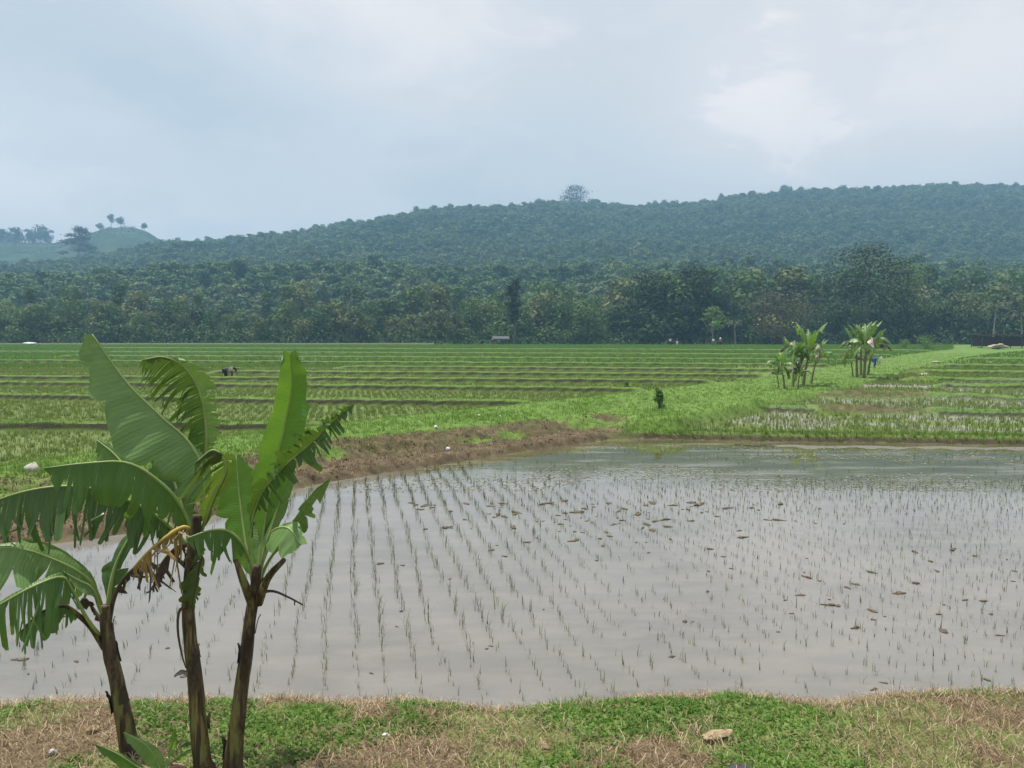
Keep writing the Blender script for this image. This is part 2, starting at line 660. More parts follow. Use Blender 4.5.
# field bunds: pixel row at pixel columns, and the columns they run through
LEFT_BUNDS = [
    ([(-900, 424), (0, 426.5), (330, 427.5)], -900, 335),
    ([(-900, 392), (0, 397), (250, 401.5), (540, 405)], -900, 575),
    ([(-900, 381), (0, 384), (250, 386.5), (650, 391)], -900, 672),
    ([(-900, 376), (0, 378), (250, 379.5), (660, 382), (760, 383)], -900, 745),
    ([(-900, 371), (0, 372), (250, 373), (660, 375.5), (790, 377)], 210, 800),
    ([(-900, 367), (0, 366.5), (250, 367), (660, 370), (790, 371)], 340, 815),
    ([(-900, 362), (0, 361.5), (660, 364.7), (830, 366)], -900, 835),
    ([(-900, 357), (0, 356), (660, 359.5), (880, 361)], 60, 880),
    ([(-900, 352.5), (0, 352), (660, 354.5), (940, 356)], -900, 900),
    ([(-900, 348.5), (0, 348), (660, 350), (940, 351)], 100, 930),
]
RIGHT_BUNDS = [
    ([(600, 408), (740, 409), (1024, 414), (1900, 428)], 690, 1900),
    ([(600, 390), (820, 395), (930, 395.5), (1024, 400), (1900, 420)], 800, 1900),
    ([(800, 384), (1024, 387.5), (1900, 397)], 935, 1900),
    ([(800, 378), (1024, 381), (1900, 388)], 905, 1900),
    ([(800, 371), (1024, 373), (1900, 378)], 890, 1900),
    ([(800, 365), (1024, 366.5), (1900, 370)], 925, 1900),
    ([(800, 358), (1024, 359.5), (1900, 363)], 965, 1900),
]
ZL0, ZLS = 0.30, 0.06
ZR0, ZRS = 0.12, 0.11


def qpix(X, Y, z):
    rel = z - CH
    dep = Y * CT - rel * ST
    return 512 + F * X / dep, 384 - F * (Y * ST + rel * CT) / dep


def land(X, Y):
    """z, grass, soil, wet, left field, right field weights (vectorised)."""
    X = np.asarray(X, float)
    Y = np.asarray(Y, float)
    qx0, _ = qpix(X, Y, 0.0)
    qx, _ = qpix(X, Y, 0.35)
    Yn = depth_of(NEAR(qx0), 0.0) + 0.10 * (fbm(X * 2.1, Y * 0 + 3, 5, 3) - .5)
    Yb = depth_of(BACK(qx0), 0.0)
    dn = Yn - Y
    db = Y - Yb
    n_s = fbm(X * 1.3, Y * 1.3, 3, 4) - .5
    n_f = fbm(X * 6, Y * 6, 9, 3) - .5
    # fields
    dT = Y - depth_of(TOP(qx), 0.45)
    dL = depth_of(LOW(qx), 0.45) - Y
    fall = 0.5 + 0.012 * Y
    wL = sst(dT, -.2, fall)
    wR = np.where(qx > 606, sst(dL, -.3, 1.3 + .02 * Y), 0.0)
    zl = np.full_like(X, ZL0)
    bl = np.zeros_like(X)
    fl = np.zeros_like(X)
    for k, (pts, x0, x1) in enumerate(LEFT_BUNDS):
        zk = ZL0 + ZLS * k
        Yk = depth_of(interp(pts)(qx), zk + .13) + 0.45 * (fbm(X * .06, Y * 0 + k, 31 + k, 3) - .5)
        m = sst(qx, x0 - 12, x0 + 12) * (1 - sst(qx, x1 - 12, x1 + 12))
        zl += ZLS * sst(Y - Yk, -.1, .1)
        hw = .12 + .0028 * Yk
        tri = np.clip((hw * 1.9 - np.abs(Y - Yk)) / hw, 0, 1) * m
        bl = np.maximum(bl, tri * (.95 + .4 * n_s))
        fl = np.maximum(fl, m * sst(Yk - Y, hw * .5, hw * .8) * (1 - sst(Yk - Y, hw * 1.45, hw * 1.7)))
    zr = np.full_like(X, ZR0)
    br = np.zeros_like(X)
    fr = np.zeros_like(X)
    for k, (pts, x0, x1) in enumerate(RIGHT_BUNDS):
        zk = ZR0 + ZRS * k
        Yk = depth_of(interp(pts)(qx), zk + .14) + 0.35 * (fbm(X * .08, Y * 0 + k, 71 + k, 3) - .5)
        m = sst(qx, x0 - 10, x0 + 10) * (1 - sst(qx, x1 - 10, x1 + 10))
        zr += ZRS * sst(Y - Yk, -.1, .1)
        hw = .13 + .0028 * Yk
        if k == 1:                                   # the heap of bare soil
            hw = hw + .9 * m * (1 - sst(qx, 895, 940)) * sst(qx, 805, 840)
        tri = np.clip((hw * 1.9 - np.abs(Y - Yk)) / hw, 0, 1) * m
        br = np.maximum(br, tri * (.9 + .8 * n_s))
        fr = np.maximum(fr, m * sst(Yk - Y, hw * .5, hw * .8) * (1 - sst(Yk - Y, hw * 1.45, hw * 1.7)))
    zl = zl + bl * .27
    zr = zr + br * (.24 - .06 * sst(Y, 60, 110))
    zd = .52 + .10 * n_s + .05 * n_f
    zd = np.maximum(zd, ZL0 + .0016 * np.clip(Y, 0, 240) + .22)
    z = zd * (1 - wL) * (1 - wR) + zl * wL + zr * wR
    # pond edge at the back: stepped lip and dug mound on the left, low bund on the right
    rt = sst(qx0, 600, 650)
    dp = db * (.66 + .3 * rt)
    lipn = dp + .18 * n_s + .1 * n_f
    lip = np.interp(lipn, [-.6, 0, .18, .38, .80, .92, 1.5, 2.3, 3.2], [-.16, -.02, .16, .21, .19, .22, .44, .54, .54])
    lip += (.30 * n_f + .22 * n_s) * sst(lipn, .7, 1.2) * (1 - sst(lipn, 2.2, 3.0))
    bund = np.interp(dp + .12 * n_s, [-.6, 0, .2, .5, .75, 1.1, 1.6], [-.16, -.02, .15, .21, .16, .11, .11])
    edge = lip * (1 - rt) + bund * rt
    kk = sst(dp, 1.1, 2.8) * (1 - rt) + sst(dp, .5, 1.1) * rt
    z = np.where(db > -2, edge * (1 - kk) + z * kk, z)
    # near bank
    nb = .24 * sst(dn, -.1, .6) + (.05 * n_s + .05 * n_f) * sst(dn, 0, .6)
    bed = -.07 + .05 * n_s
    inpond = (dn < 0) & (db < 0)
    zbed = np.minimum(np.where(dn > -.4, -.02 + dn * .4, -.2), bed)
    z = np.where(dn >= -.25, np.interp(dn, [-.25, 0], [-.12, -.01]) * (dn < 0) + (dn >= 0) * np.maximum(nb - .01, -.01), z)
    z = np.where(inpond & (dn < -.25), np.where(db > -.6, edge, zbed), z)
    # masks
    onbank = dn >= -.1
    field = np.maximum(wL * (1 - np.clip(bl * 2, 0, 1)), wR * (1 - np.clip(br * 2, 0, 1)))
    beyond = (db > 0) & ~onbank
    soil_l = (1 - sst(lipn, 1.7, 2.3)) * (1 - rt) * sst(qx0, -900, -890)
    gap = fbm(X * .7, Y * .7, 15, 3)
    soil_l = soil_l * np.where((lipn > .95), sst(gap - .35 * (1 - sst(qx0, 190, 300)), .34, .5) * .95, 1)
    soil_r = (1 - sst(dp, .12, .32)) * rt
    heap = br * sst(qx + 60 * n_s, 808, 838) * (1 - sst(qx + 60 * n_s, 905, 940)) * (dL > 0)
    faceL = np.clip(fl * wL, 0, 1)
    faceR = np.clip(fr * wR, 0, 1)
    soil = np.clip(np.maximum.reduce([soil_l * (kk < 1), soil_r, heap * (wR > .5)]), 0, 1) * beyond
    far = sst(Y, 45, 95)
    wet = np.clip(field * (1 - soil) * (1 - .9 * far), 0, 1) * beyond
    wet = np.where(inpond, .9, wet)
    pale = sst(wR, .9, 1) * sst(db, 1.6, 3.0) * (Y < 46) * beyond * sst(fbm(X * .5, Y * .5, 61, 3), .34, .5) * (1 - soil)
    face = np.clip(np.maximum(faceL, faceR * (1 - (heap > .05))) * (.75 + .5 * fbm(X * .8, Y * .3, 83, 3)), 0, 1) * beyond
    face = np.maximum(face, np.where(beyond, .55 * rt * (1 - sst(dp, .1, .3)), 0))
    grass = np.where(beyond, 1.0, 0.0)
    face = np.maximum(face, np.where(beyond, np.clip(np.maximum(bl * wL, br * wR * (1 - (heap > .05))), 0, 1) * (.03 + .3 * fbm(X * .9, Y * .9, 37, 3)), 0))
    green = sst(fbm(X * 1.1, Y * 1.5, 21, 4) + .10 * sst(dn, 1.0, 0.2), .44, .56)
    grass = np.where(onbank, .75 * green, grass)
    soil = np.where(onbank, .35 * (1 - green), soil)
    return dict(z=z, grass=grass, soil=soil, wet=wet, wL=wL, wR=wR, dn=dn, db=db, beyond=beyond, onbank=onbank,
                field=field, green=green, pale=pale, face=face, heap=heap, qx=qx, qx0=qx0, bl=bl, br=br, lipn=lipn, rt=rt, inpond=inpond, fl=faceL, fr=faceR, dT=dT, dL=dL)


def gz(x, y):
    return float(land(np.array([x]), np.array([y]))['z'][0])


NR, NC = 1750, 520
ys = np.exp(np.linspace(math.log(2.2), math.log(232), NR))
us = np.linspace(-1.05, 1.05, NC)
YY = np.repeat(ys[:, None], NC, 1)
XX = us[None, :] * (YY + 2.5)
D = land(XX.ravel(), YY.ravel())
V = np.stack((XX.ravel(), YY.ravel(), D['z']), 1)
ii = (np.arange(NR - 1)[:, None] * NC + np.arange(NC - 1)[None, :]).ravel()
lp = np.stack((ii, ii + 1, ii + NC + 1, ii + NC), 1).ravel()
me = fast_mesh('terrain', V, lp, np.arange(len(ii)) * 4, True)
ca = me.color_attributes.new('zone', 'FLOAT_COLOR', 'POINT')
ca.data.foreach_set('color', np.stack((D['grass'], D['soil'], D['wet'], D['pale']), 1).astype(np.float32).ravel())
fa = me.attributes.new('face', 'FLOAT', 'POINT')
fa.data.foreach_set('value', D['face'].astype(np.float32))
tag(link('terrain', me, None, M_ground), kind='structure')

# base ground out to the horizon, just under everything
gm = mesh('ground', [(-2300, -100, -.6), (2300, -100, -.6), (2300, 1720, -.6), (-2300, 1720, -.6)], [(0, 1, 2, 3)])
M_base = plain('valley_floor', (.06, .085, .03), .95, .1)
tag(link('ground', gm, None, M_base), kind='structure')

# pond water: follows both shores
wx = np.linspace(-900, 1900, 160)
wv, wf = [], []
for k, x in enumerate(wx):
    y0, y1 = NEAR(x) + 14, BACK(x) - 5
    a, b_ = on(x, max(y0, y1 + 1), 0), on(x, y1, 0)
    wv += [a, b_]
    if k:
        wf.append((2 * k - 2, 2 * k, 2 * k + 1, 2 * k - 1))
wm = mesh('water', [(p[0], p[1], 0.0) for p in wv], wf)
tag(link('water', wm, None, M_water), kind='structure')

# ---------------------------------------------------------------- hills and forest
RIDGE = interp([(-700, 300), (-200, 276), (0, 268), (60, 262), (140, 250), (170, 244), (240, 241), (300, 235), (350, 226), (420, 217), (500, 211), (560, 208), (640, 210), (700, 207), (760, 201), (830, 196), (900, 192), (1024, 193), (1200, 197), (1800, 230)])
RDIST = interp([(-700, 640), (0, 700), (300, 850), (600, 980), (1000, 1050), (1800, 1050)])


def hill_z(X, Y):
    px = 512 + F * X / np.maximum(Y, 1)
    Yr = RDIST(px)
    zr = (335 - RIDGE(px)) * Yr / F - 11 + CH
    foot = 250 + 20 * (fbm(px / 90, px * 0, 4, 2) - .5)
    t = np.clip((Y - foot) / (Yr - foot), 0, 1.0)
    z0 = np.minimum(.30 * zr, 27)
    z1 = z0 * sst(t, 0.0, .20) + (zr - z0) * (.08 * t + .92 * sst(t, .20, 1.0))
    over = np.clip((Y - Yr) / 400, 0, 1)
    z = z1 * (1 - .5 * over ** 2)
    z = z + (fbm(X / 70, Y / 70, 2, 4) - .5) * 16 * sst(t, .05, .3) * (1 - .7 * sst(t, .8, 1))
    return z + .75


hy = np.concatenate((np.linspace(226, 300, 20), np.linspace(306, 1500, 170)))
hu = np.linspace(-1.35, 1.35, 220)
HY = np.repeat(hy[:, None], len(hu), 1)
HX = hu[None, :] * HY
HZ = hill_z(HX.ravel(), HY.ravel())
nc = len(hu)
ii = (np.arange(len(hy) - 1)[:, None] * nc + np.arange(nc - 1)[None, :]).ravel()
lp = np.stack((ii, ii + 1, ii + nc + 1, ii + nc), 1).ravel()
hm = fast_mesh('hill', np.stack((HX.ravel(), HY.ravel(), HZ), 1), lp, np.arange(len(ii)) * 4, True)
M_hill = plain('hill_undergrowth', (.022, .045, .016), .95, .1)
tag(link('hill', hm, None, M_hill), kind='structure')

# the cleared grassy hill behind on the left
LH = interp([(-500, 262), (-250, 250), (-60, 240), (0, 243), (60, 243), (90, 236), (110, 229), (135, 227.5), (150, 232), (165, 241), (190, 256), (240, 290), (300, 330)])
ly = np.linspace(800, 1220, 40)
lu = np.linspace(-1.2, -.24, 160)
LY = np.repeat(ly[:, None], len(lu), 1)
LX = lu[None, :] * LY
lpx = 512 + F * LX / LY
lz = (335 - LH(lpx)) * 1000 / F + CH
lz = lz * np.clip(1 - np.abs(LY - 1000) / 420, 0, 1) ** .8 + 5 * (fbm(LX / 60, LY / 60, 8, 3) - .5)
nc = len(lu)
ii = (np.arange(len(ly) - 1)[:, None] * nc + np.arange(nc - 1)[None, :]).ravel()
lp = np.stack((ii, ii + 1, ii + nc + 1, ii + nc), 1).ravel()
lm = fast_mesh('grass_hill', np.stack((LX.ravel(), LY.ravel(), lz.ravel()), 1), lp, np.arange(len(ii)) * 4, True)
M_lh = new_mat('hill_grass')
t_ = NT(M_lh)
t_.base(t_.ramp(t_.noise(.035, 6, .65, t_.pos()), [(.38, (.012, .032, .011)), (.5, (.028, .056, .017)), (.62, (.05, .08, .026))]), .95, .1)
tag(link('grassy_hill', lm, None, M_lh), kind='structure')


def left_hill_point(px):
    x = (px - 512) / F * 1000
    return np.array((x, 1000, (335 - float(LH(px))) * 1000 / F + CH))


# --- crowns
def crown_mesh(name, blobs, n, size, seed, mat, flat=0.0, aspect=.65, core=.55):
    r = np.random.default_rng(seed)
    B = np.array(blobs, float)           # cx cy cz rx ry rz
    vol = (B[:, 3] * B[:, 4] * B[:, 5]) ** .67
    k = r.choice(len(B), n, p=vol / vol.sum())
    d = r.normal(size=(n, 3))
    d /= np.linalg.norm(d, axis=1, keepdims=True)
    rad = (core + (1 - core) * r.random(n) ** .6) * (1 + .16 * r.normal(size=n))
    P = B[k, :3] + d * B[k, 3:] * rad[:, None]
    nr = d * 1.0 + r.normal(size=(n, 3)) * .38 + np.array((0, 0, .25 + flat))
    s = size * (.55 + .9 * r.random(n))
    me_ = cards(name, P, nr, s, s * aspect, r.random(n) * 6.28, .25)
    me_.materials.append(mat)
    return me_


def blobs_round(r, w_, h, n, base=.3):
    out_ = []
    for _ in range(n):
        a, q = r.uniform(0, 6.28), math.sqrt(r.random())
        z = r.uniform(base, .9)
        wz = math.sin(min(1, max(.12, (1.05 - z) / (1.05 - base) * .9 + .1)) * math.pi * .62)
        s = r.uniform(.20, .34) * w_
        out_.append((math.cos(a) * q * w_ * .42 * wz, math.sin(a) * q * w_ * .42 * wz, z * h, s, s, s * r.uniform(.55, .8)))
    out_.append((0, 0, h * (base + .35), w_ * .3, w_ * .3, h * .28))
    return out_


def blobs_layers(r, w_, h, n):
    """Spreading tree with flat plates of foliage."""
    out_ = []
    for k in range(n):
        z = .38 + .6 * k / (n - 1)
        span = w_ * .46 * (1 - .75 * ((z - .38) / .62) ** 1.6)
        a = r.uniform(0, 6.28)
        q = r.uniform(.3, 1) * span
        s = r.uniform(.16, .26) * w_
        out_.append((math.cos(a) * q, math.sin(a) * q, z * h, s, s, s * r.uniform(.25, .42)))
    return out_


def blobs_column(r, w_, h, n, base=.4):
    return [(r.uniform(-.15, .15) * w_, r.uniform(-.15, .15) * w_, h * (base + (1 - base) * (k + .5) / n), w_ * r.uniform(.3, .5), w_ * r.uniform(.3, .5), h * (1 - base) / n * .75) for k in range(n)]


def trunk_mesh(name, h, rad, blobs, r, mat, limbs=5):
    P = catmull([(0, 0, -1.0), (r.uniform(-.02, .02) * h, r.uniform(-.02, .02) * h, h * .35), (r.uniform(-.03, .03) * h, r.uniform(-.03, .03) * h, h * .8)], 8)
    parts = [tube(P, np.linspace(rad, rad * .35, 8), 7)]
    for b_ in (r.sample(blobs, min(limbs, len(blobs)))):
        k = r.randint(3, 6)
        e = np.array(b_[:3])
        m = (P[k] + e) / 2 + np.array((0, 0, -.04 * h))
        parts.append(tube(catmull([P[k], m, e], 5), np.linspace(rad * .45, rad * .1, 5), 5))
    me_ = mesh(name, *join(parts))
    me_.materials.append(mat)
    return me_


def make_tree(kind, h, w_, mat, seed, n=2600, size=.55, bark=None, name='tree', base=.3):
    r = random.Random(seed)
    if kind == 'round':
        bl_ = blobs_round(r, w_, h, 14, base)
        cm = crown_mesh('crown', bl_, n, size, seed, mat)
    elif kind == 'layer':
        bl_ = blobs_layers(r, w_, h, 26)
        cm = crown_mesh('crown', bl_, n, size, seed, mat, .9, .55, .2)
    else:
        bl_ = blobs_column(r, w_, h, 7, base)
        cm = crown_mesh('crown', bl_, n, size, seed, mat)
    t = empty(name)
    link('trunk', trunk_mesh('trunk', h, h * .017 + .06, bl_, r, bark or M_bark), t)
    link('crown', cm, t)
    return t


def place(t, x, y, z, rz=0.0, sc=1.0):
    t.location = (x, y, z)
    t.rotation_euler = (0, 0, rz)
    t.scale = (sc, sc, sc)
    return t


# --- hillside forest: one mass of crowns (stuff)
def scatter_object(name, P, rot, scl, idx, coll, label, cat):
    me_ = bpy.data.meshes.new(name)
    me_.vertices.add(len(P))
    me_.vertices.foreach_set('co', P.astype(np.float32).ravel())
    for nm, ty, dom, arr, key in (('rot', 'FLOAT_VECTOR', 'POINT', rot, 'vector'), ('scl', 'FLOAT_VECTOR', 'POINT', scl, 'vector'), ('idx', 'INT', 'POINT', idx, 'value')):
        a_ = me_.attributes.new(nm, ty, dom)
        a_.data.foreach_set(key, np.asarray(arr, np.int32 if ty == 'INT' else np.float32).ravel())
    me_.update()
    o = link(name, me_)
    ng = bpy.data.node_groups.new(name + '_scatter', 'GeometryNodeTree')
    ng.interface.new_socket('Geometry', in_out='INPUT', socket_type='NodeSocketGeometry')
    ng.interface.new_socket('Geometry', in_out='OUTPUT', socket_type='NodeSocketGeometry')
    gi, go = ng.nodes.new('NodeGroupInput'), ng.nodes.new('NodeGroupOutput')
    ip = ng.nodes.new('GeometryNodeInstanceOnPoints')
    ci = ng.nodes.new('GeometryNodeCollectionInfo')
    ci.inputs['Collection'].default_value = coll
    ci.inputs['Separate Children'].default_value = True
    ci.inputs['Reset Children'].default_value = True

    def attr(nm, ty):
        a_ = ng.nodes.new('GeometryNodeInputNamedAttribute')
        a_.data_type = ty
        a_.inputs['Name'].default_value = nm
        return a_.outputs['Attribute']
    lk = ng.links.new
    lk(gi.outputs[0], ip.inputs['Points'])
    lk(ci.outputs[0], ip.inputs['Instance'])
    ip.inputs['Pick Instance'].default_value = True
    lk(attr('idx', 'INT'), ip.inputs['Instance Index'])
    e2r = ng.nodes.new('FunctionNodeEulerToRotation')
    lk(attr('rot', 'FLOAT_VECTOR'), e2r.inputs[0])
    lk(e2r.outputs[0], ip.inputs['Rotation'])
    lk(attr('scl', 'FLOAT_VECTOR'), ip.inputs['Scale'])
    lk(ip.outputs[0], go.inputs[0])
    md = o.modifiers.new('scatter', 'NODES')
    md.node_group = ng
    return tag(o, label, cat, kind='stuff')


proto = bpy.data.collections.new('forest_kinds')
for k in range(6):
    r = random.Random(100 + k)
    if k < 4:
        bl_ = blobs_round(r, 1.0, 1.0, 9, .15)
    elif k < 6:
        bl_ = blobs_layers(r, 1.15, 1.05, 12)
    else:
        bl_ = blobs_column(r, .5, 1.35, 5, .2)
    cm = crown_mesh('forest_crown', bl_, 420, .17, 200 + k, M_forest, .2)
    proto.objects.link(bpy.data.objects.new('forest_crown', cm))
fp = []
Yc = 262.0
while Yc < 1090:
    step = 3.7 + Yc / 340
    xs = np.arange(-.86 * Yc, .86 * Yc, step * 1.05)
    fp.append(np.stack((xs + rng.uniform(-.45, .45, len(xs)) * step, Yc + rng.uniform(-.5, .5, len(xs)) * step), 1))
    Yc += step * .95
fp = np.vstack(fp)
pxx = 512 + F * fp[:, 0] / fp[:, 1]
fp = fp[fp[:, 1] < RDIST(pxx) + 25]
fp = fp[rng.random(len(fp)) < .55 + .6 * fbm(fp[:, 0] / 40, fp[:, 1] / 40, 12, 3)]
fz = hill_z(fp[:, 0], fp[:, 1])
nF = len(fp)
wdt = 4.4 + 4.6 * rng.random(nF) ** 1.4 + fp[:, 1] / 900
hgt = wdt * (.7 + .45 * rng.random(nF))
big = rng.random(nF) < .025
hgt[big] *= 1.25
scatter_object('forest', np.stack((fp[:, 0], fp[:, 1], fz - .4), 1), np.stack((np.zeros(nF), np.zeros(nF), rng.random(nF) * 6.28), 1),
               np.stack((wdt, wdt, hgt), 1), rng.integers(0, 6, nF), proto,
               'dense green forest covering the whole long hill behind the fields', 'forest')
# ---------------------------------------------------------------- the air
hz = mesh('haze', *box((0, 800, 112), (4800, 1900, 228)), smooth=False)
hm_ = bpy.data.materials.new('hazy_air')
hm_.use_nodes = True
ht = hm_.node_tree
ht.nodes.clear()
ho = ht.nodes.new('ShaderNodeOutputMaterial')
pv = ht.nodes.new('ShaderNodeVolumePrincipled')
pv.inputs['Color'].default_value = (*HAZE_COLOR, 1)
pv.inputs['Density'].default_value = HAZE_DENSITY
pv.inputs['Anisotropy'].default_value = 0.1
ht.links.new(pv.outputs[0], ho.inputs['Volume'])
tag(link('haze', hz, None, hm_), kind='stuff')

# ---------------------------------------------------------------- forest edge behind the fields
FOREST_Y = 190.0
EDGE_Z = .95


def shared(kind, h, w_, mat, n=1900, size=.62, bark=None, base=.22):
    """Three shapes of one kind of tree, to be copied."""
    return [make_tree(kind, h, w_, mat, 500 + len(kind) * 31 + int(h * 7) + k, n, size, bark, 'forest_edge_tree', base) for k in range(3)]


KINDS = {
    'dark': (shared('round', 11, 9, M_tree_dark, base=.12), 'dark round crowned tree in the forest edge behind the fields', 11),
    'mid': (shared('round', 10, 8.5, M_tree_mid, base=.1), 'bushy mid green tree in the forest edge behind the fields', 10),
    'olive': (shared('round', 10, 7.5, M_tree_olive, bark=M_bark_pale, base=.18), 'loose olive green tree in the forest edge behind the fields', 10),
    'slim': (shared('column', 13, 4.2, M_tree_mid, 1200, .55, M_bark_pale, .3), 'slender pale trunked tree rising in the forest edge behind the fields', 13),
}
used = {}


def edge_tree(kind, px, Y, hpx):
    trees, label, h0 = KINDS[kind]
    k = rnd.randrange(3)
    t = trees[k]
    if (kind, k) in used:
        t = copy_tree(t)
    used[(kind, k)] = 1
    x = (px - 512) / F * Y
    place(t, x, Y, EDGE_Z, rnd.uniform(0, 6.28), hpx * Y / F / h0)
    t.scale = (t.scale[0] * rnd.uniform(.85, 1.2), t.scale[1] * rnd.uniform(.85, 1.2), t.scale[2])
    return tag(t, label, 'tree', 'trees along the forest edge')


edge = []
px = -110.0
while px < 1140:
    if px < 330:
        kind, hp = rnd.choice(['mid', 'mid', 'dark', 'olive', 'mid']), rnd.uniform(28, 44)
    elif px < 500:
        kind, hp = rnd.choice(['olive', 'olive', 'mid', 'slim']), rnd.uniform(30, 48)
    elif px < 630:
        kind, hp = rnd.choice(['mid', 'olive', 'dark', 'mid']), rnd.uniform(36, 52)
    elif px < 735:
        kind, hp = rnd.choice(['dark', 'dark', 'mid']), rnd.uniform(52, 70)
    elif px < 930:
        kind, hp = rnd.choice(['dark', 'mid']), rnd.uniform(34, 48)
    else:
        kind, hp = rnd.choice(['dark', 'mid', 'olive']), rnd.uniform(40, 58)
    edge.append((kind, px, FOREST_Y + rnd.uniform(2, 13), hp))
    px += rnd.uniform(11, 19)
px = -120.0
while px < 1150:
    hp = rnd.uniform(40, 60) + (16 if px > 600 else 0)
    edge.append((rnd.choice(['mid', 'dark', 'olive', 'mid', 'slim']), px, FOREST_Y + rnd.uniform(22, 48), hp))
    px += rnd.uniform(16, 26)
for a in edge:
    edge_tree(*a)
for (kind, k) in [(kk_, i) for kk_ in KINDS for i in range(3)]:
    if (kind, k) not in used:
        edge_tree(kind, rnd.uniform(30, 480), FOREST_Y + 14, 46)


def special(kind, px, Y, hpx, wpx, mat, seed, name, label, n=3200, size=.55, base=.3, bark=None, cat='tree', z=None):
    h, w_ = hpx * Y / F, wpx * Y / F
    t = make_tree(kind, h, w_, mat, seed, n, size, bark, name, base)
    place(t, (px - 512) / F * Y, Y, EDGE_Z if z is None else z)
    return tag(t, label, cat)


special('layer', 868, 193, 99, 118, M_tree_deep, 41, 'spreading_tree', 'very large spreading tree with flat layers of dark foliage at the forest edge', 3600, .7)
special('layer', 905, 199, 80, 70, M_tree_mid, 46, 'spreading_tree', 'smaller layered tree just right of the very large spreading tree', 2600, .6)
special('round', 776, 192, 64, 74, M_tree_brown, 42, 'tree', 'broad brownish green tree behind the banana clump at the forest edge', 4200, .5, .2)
special('column', 693, 192, 76, 44, M_tree_deep, 43, 'tree', 'tall dark tree with ragged top left of the brownish tree', 3000, .6, .15)
special('column', 652, 194, 70, 46, M_tree_deep, 47, 'tree', 'dark dense tree left of the tall ragged one at the forest edge', 3000, .6, .12)
special('column', 515, 186, 66, 17, M_tree_black, 44, 'slim_tree', 'thin tall tree with narrow dark crown standing beside the small field hut', 1500, .45, .40)
special('layer', 712, 186, 38, 32, M_tree_light, 45, 'papaya_tree', 'small fresh green tree in front of the dark forest edge', 900, .5, .3, M_bark_pale)
special('round', 968, 196, 62, 42, M_tree_olive, 48, 'tree', 'yellowish green topped tree at the forest edge beyond the open shelter', 1900, .55, .3)
# yellow flowering tree
fl = make_tree('round', 6.6, 8.5, M_tree_brown, 61, 1100, .42, M_bark, 'flowering_tree', .35)
place(fl, (772 - 512) / F * 178, 178, .95)
tag(fl, 'small tree dotted with yellow blossom left of the banana clump', 'tree')
r_ = np.random.default_rng(5)
pn = 26
bp = np.stack((r_.uniform(-4.2, 4.2, pn), r_.uniform(-3.6, -1, pn), 5.2 + r_.normal(size=pn) * .5), 1)
bp[:, 2] -= .05 * bp[:, 0] ** 2 * .6 + .12 * bp[:, 0]
link('blossom', cards('blossom', bp, r_.normal(size=(pn, 3)) + np.array((0, -1, .5)), np.full(pn, .42), np.full(pn, .36), r_.random(pn) * 6), fl, M_yellow)


# coconut palms
def make_palm(h, seed, nf=15, fl_=3.6):
    r = random.Random(seed)
    t = empty('coconut_palm')
    bend = r.uniform(-.8, .8)
    P = catmull([(0, 0, -.6), (bend * .3, 0, h * .5), (bend, .2, h)], 10)
    me_ = mesh('trunk', *tube(P, np.linspace(.2, .12, 10), 8))
    link('trunk', me_, t, M_bark_pale)
    top = P[-1]
    for k in range(nf):
        a = k * 2.4 + r.uniform(-.3, .3)
        el = r.uniform(-.3, 1.0)
        d = np.array((math.cos(a), math.sin(a), 0))
        ln = fl_ * r.uniform(.85, 1.1)
        M_ = catmull([top, top + d * ln * .35 + UP * ln * (.15 + .3 * el), top + d * ln * .75 + UP * ln * (.05 + .32 * el), top + d * ln * .98 + UP * ln * (-.3 + .3 * el)], 14)
        V_, F_ = [], []
        sd = np.cross(d, UP)
        for i in range(1, 14):
            for sg in (-1, 1):
                tdir = M_[i] - M_[i - 1]
                tdir /= np.linalg.norm(tdir)
                lw = ln * .22 * math.sin(math.pi * min(.96, .12 + i / 15))
                tip = M_[i] + sd * sg * lw + tdir * lw * .6 - UP * lw * .55
                o_ = len(V_)
                V_ += [M_[i] - tdir * .09, M_[i] + tdir * .09, tip]
                F_.append((o_, o_ + 1, o_ + 2))
        tv, tf = tube(M_, np.linspace(.05, .015, 14), 4)
        link('frond', mesh('frond', *join([(V_, F_), (tv, tf)])), t, M_palm)
    return t


for i, (px, Y, hpx, lab) in enumerate(((992, 186, 36, 'coconut palm with pale fronds standing right of the yellowish tree'), (1021, 189, 28, 'shorter coconut palm at the far right picture edge'),
                                       (40, 205, 36, 'coconut palm poking out of the forest edge on the far left'), (735, 187, 20, 'low palm with drooping fronds beside the small fresh green tree'))):
    p_ = make_palm(hpx * Y / F, 70 + i, 15, 3.4 if i != 3 else 2.4)
    place(p_, (px - 512) / F * Y, Y, EDGE_Z)
    tag(p_, lab, 'palm')

# undergrowth filling the foot of the forest edge
n = 26000
ux = rng.uniform(-.78, .78, n)
uy = FOREST_Y + rng.uniform(0, 20, n)
uh = rng.random(n) ** 1.5 * (2.2 + 3.0 * fbm(ux * 60, ux * 0, 77, 3))
P_ = np.stack((ux * uy, uy, EDGE_Z + uh), 1)
sz = rng.uniform(.35, .9, n)
tag(link('undergrowth', cards('undergrowth', P_, rng.normal(size=(n, 3)) + np.array((0, -.5, .7)), sz, sz * .6, rng.random(n) * 6.3, .2), None, M_tree_mid), kind='stuff')

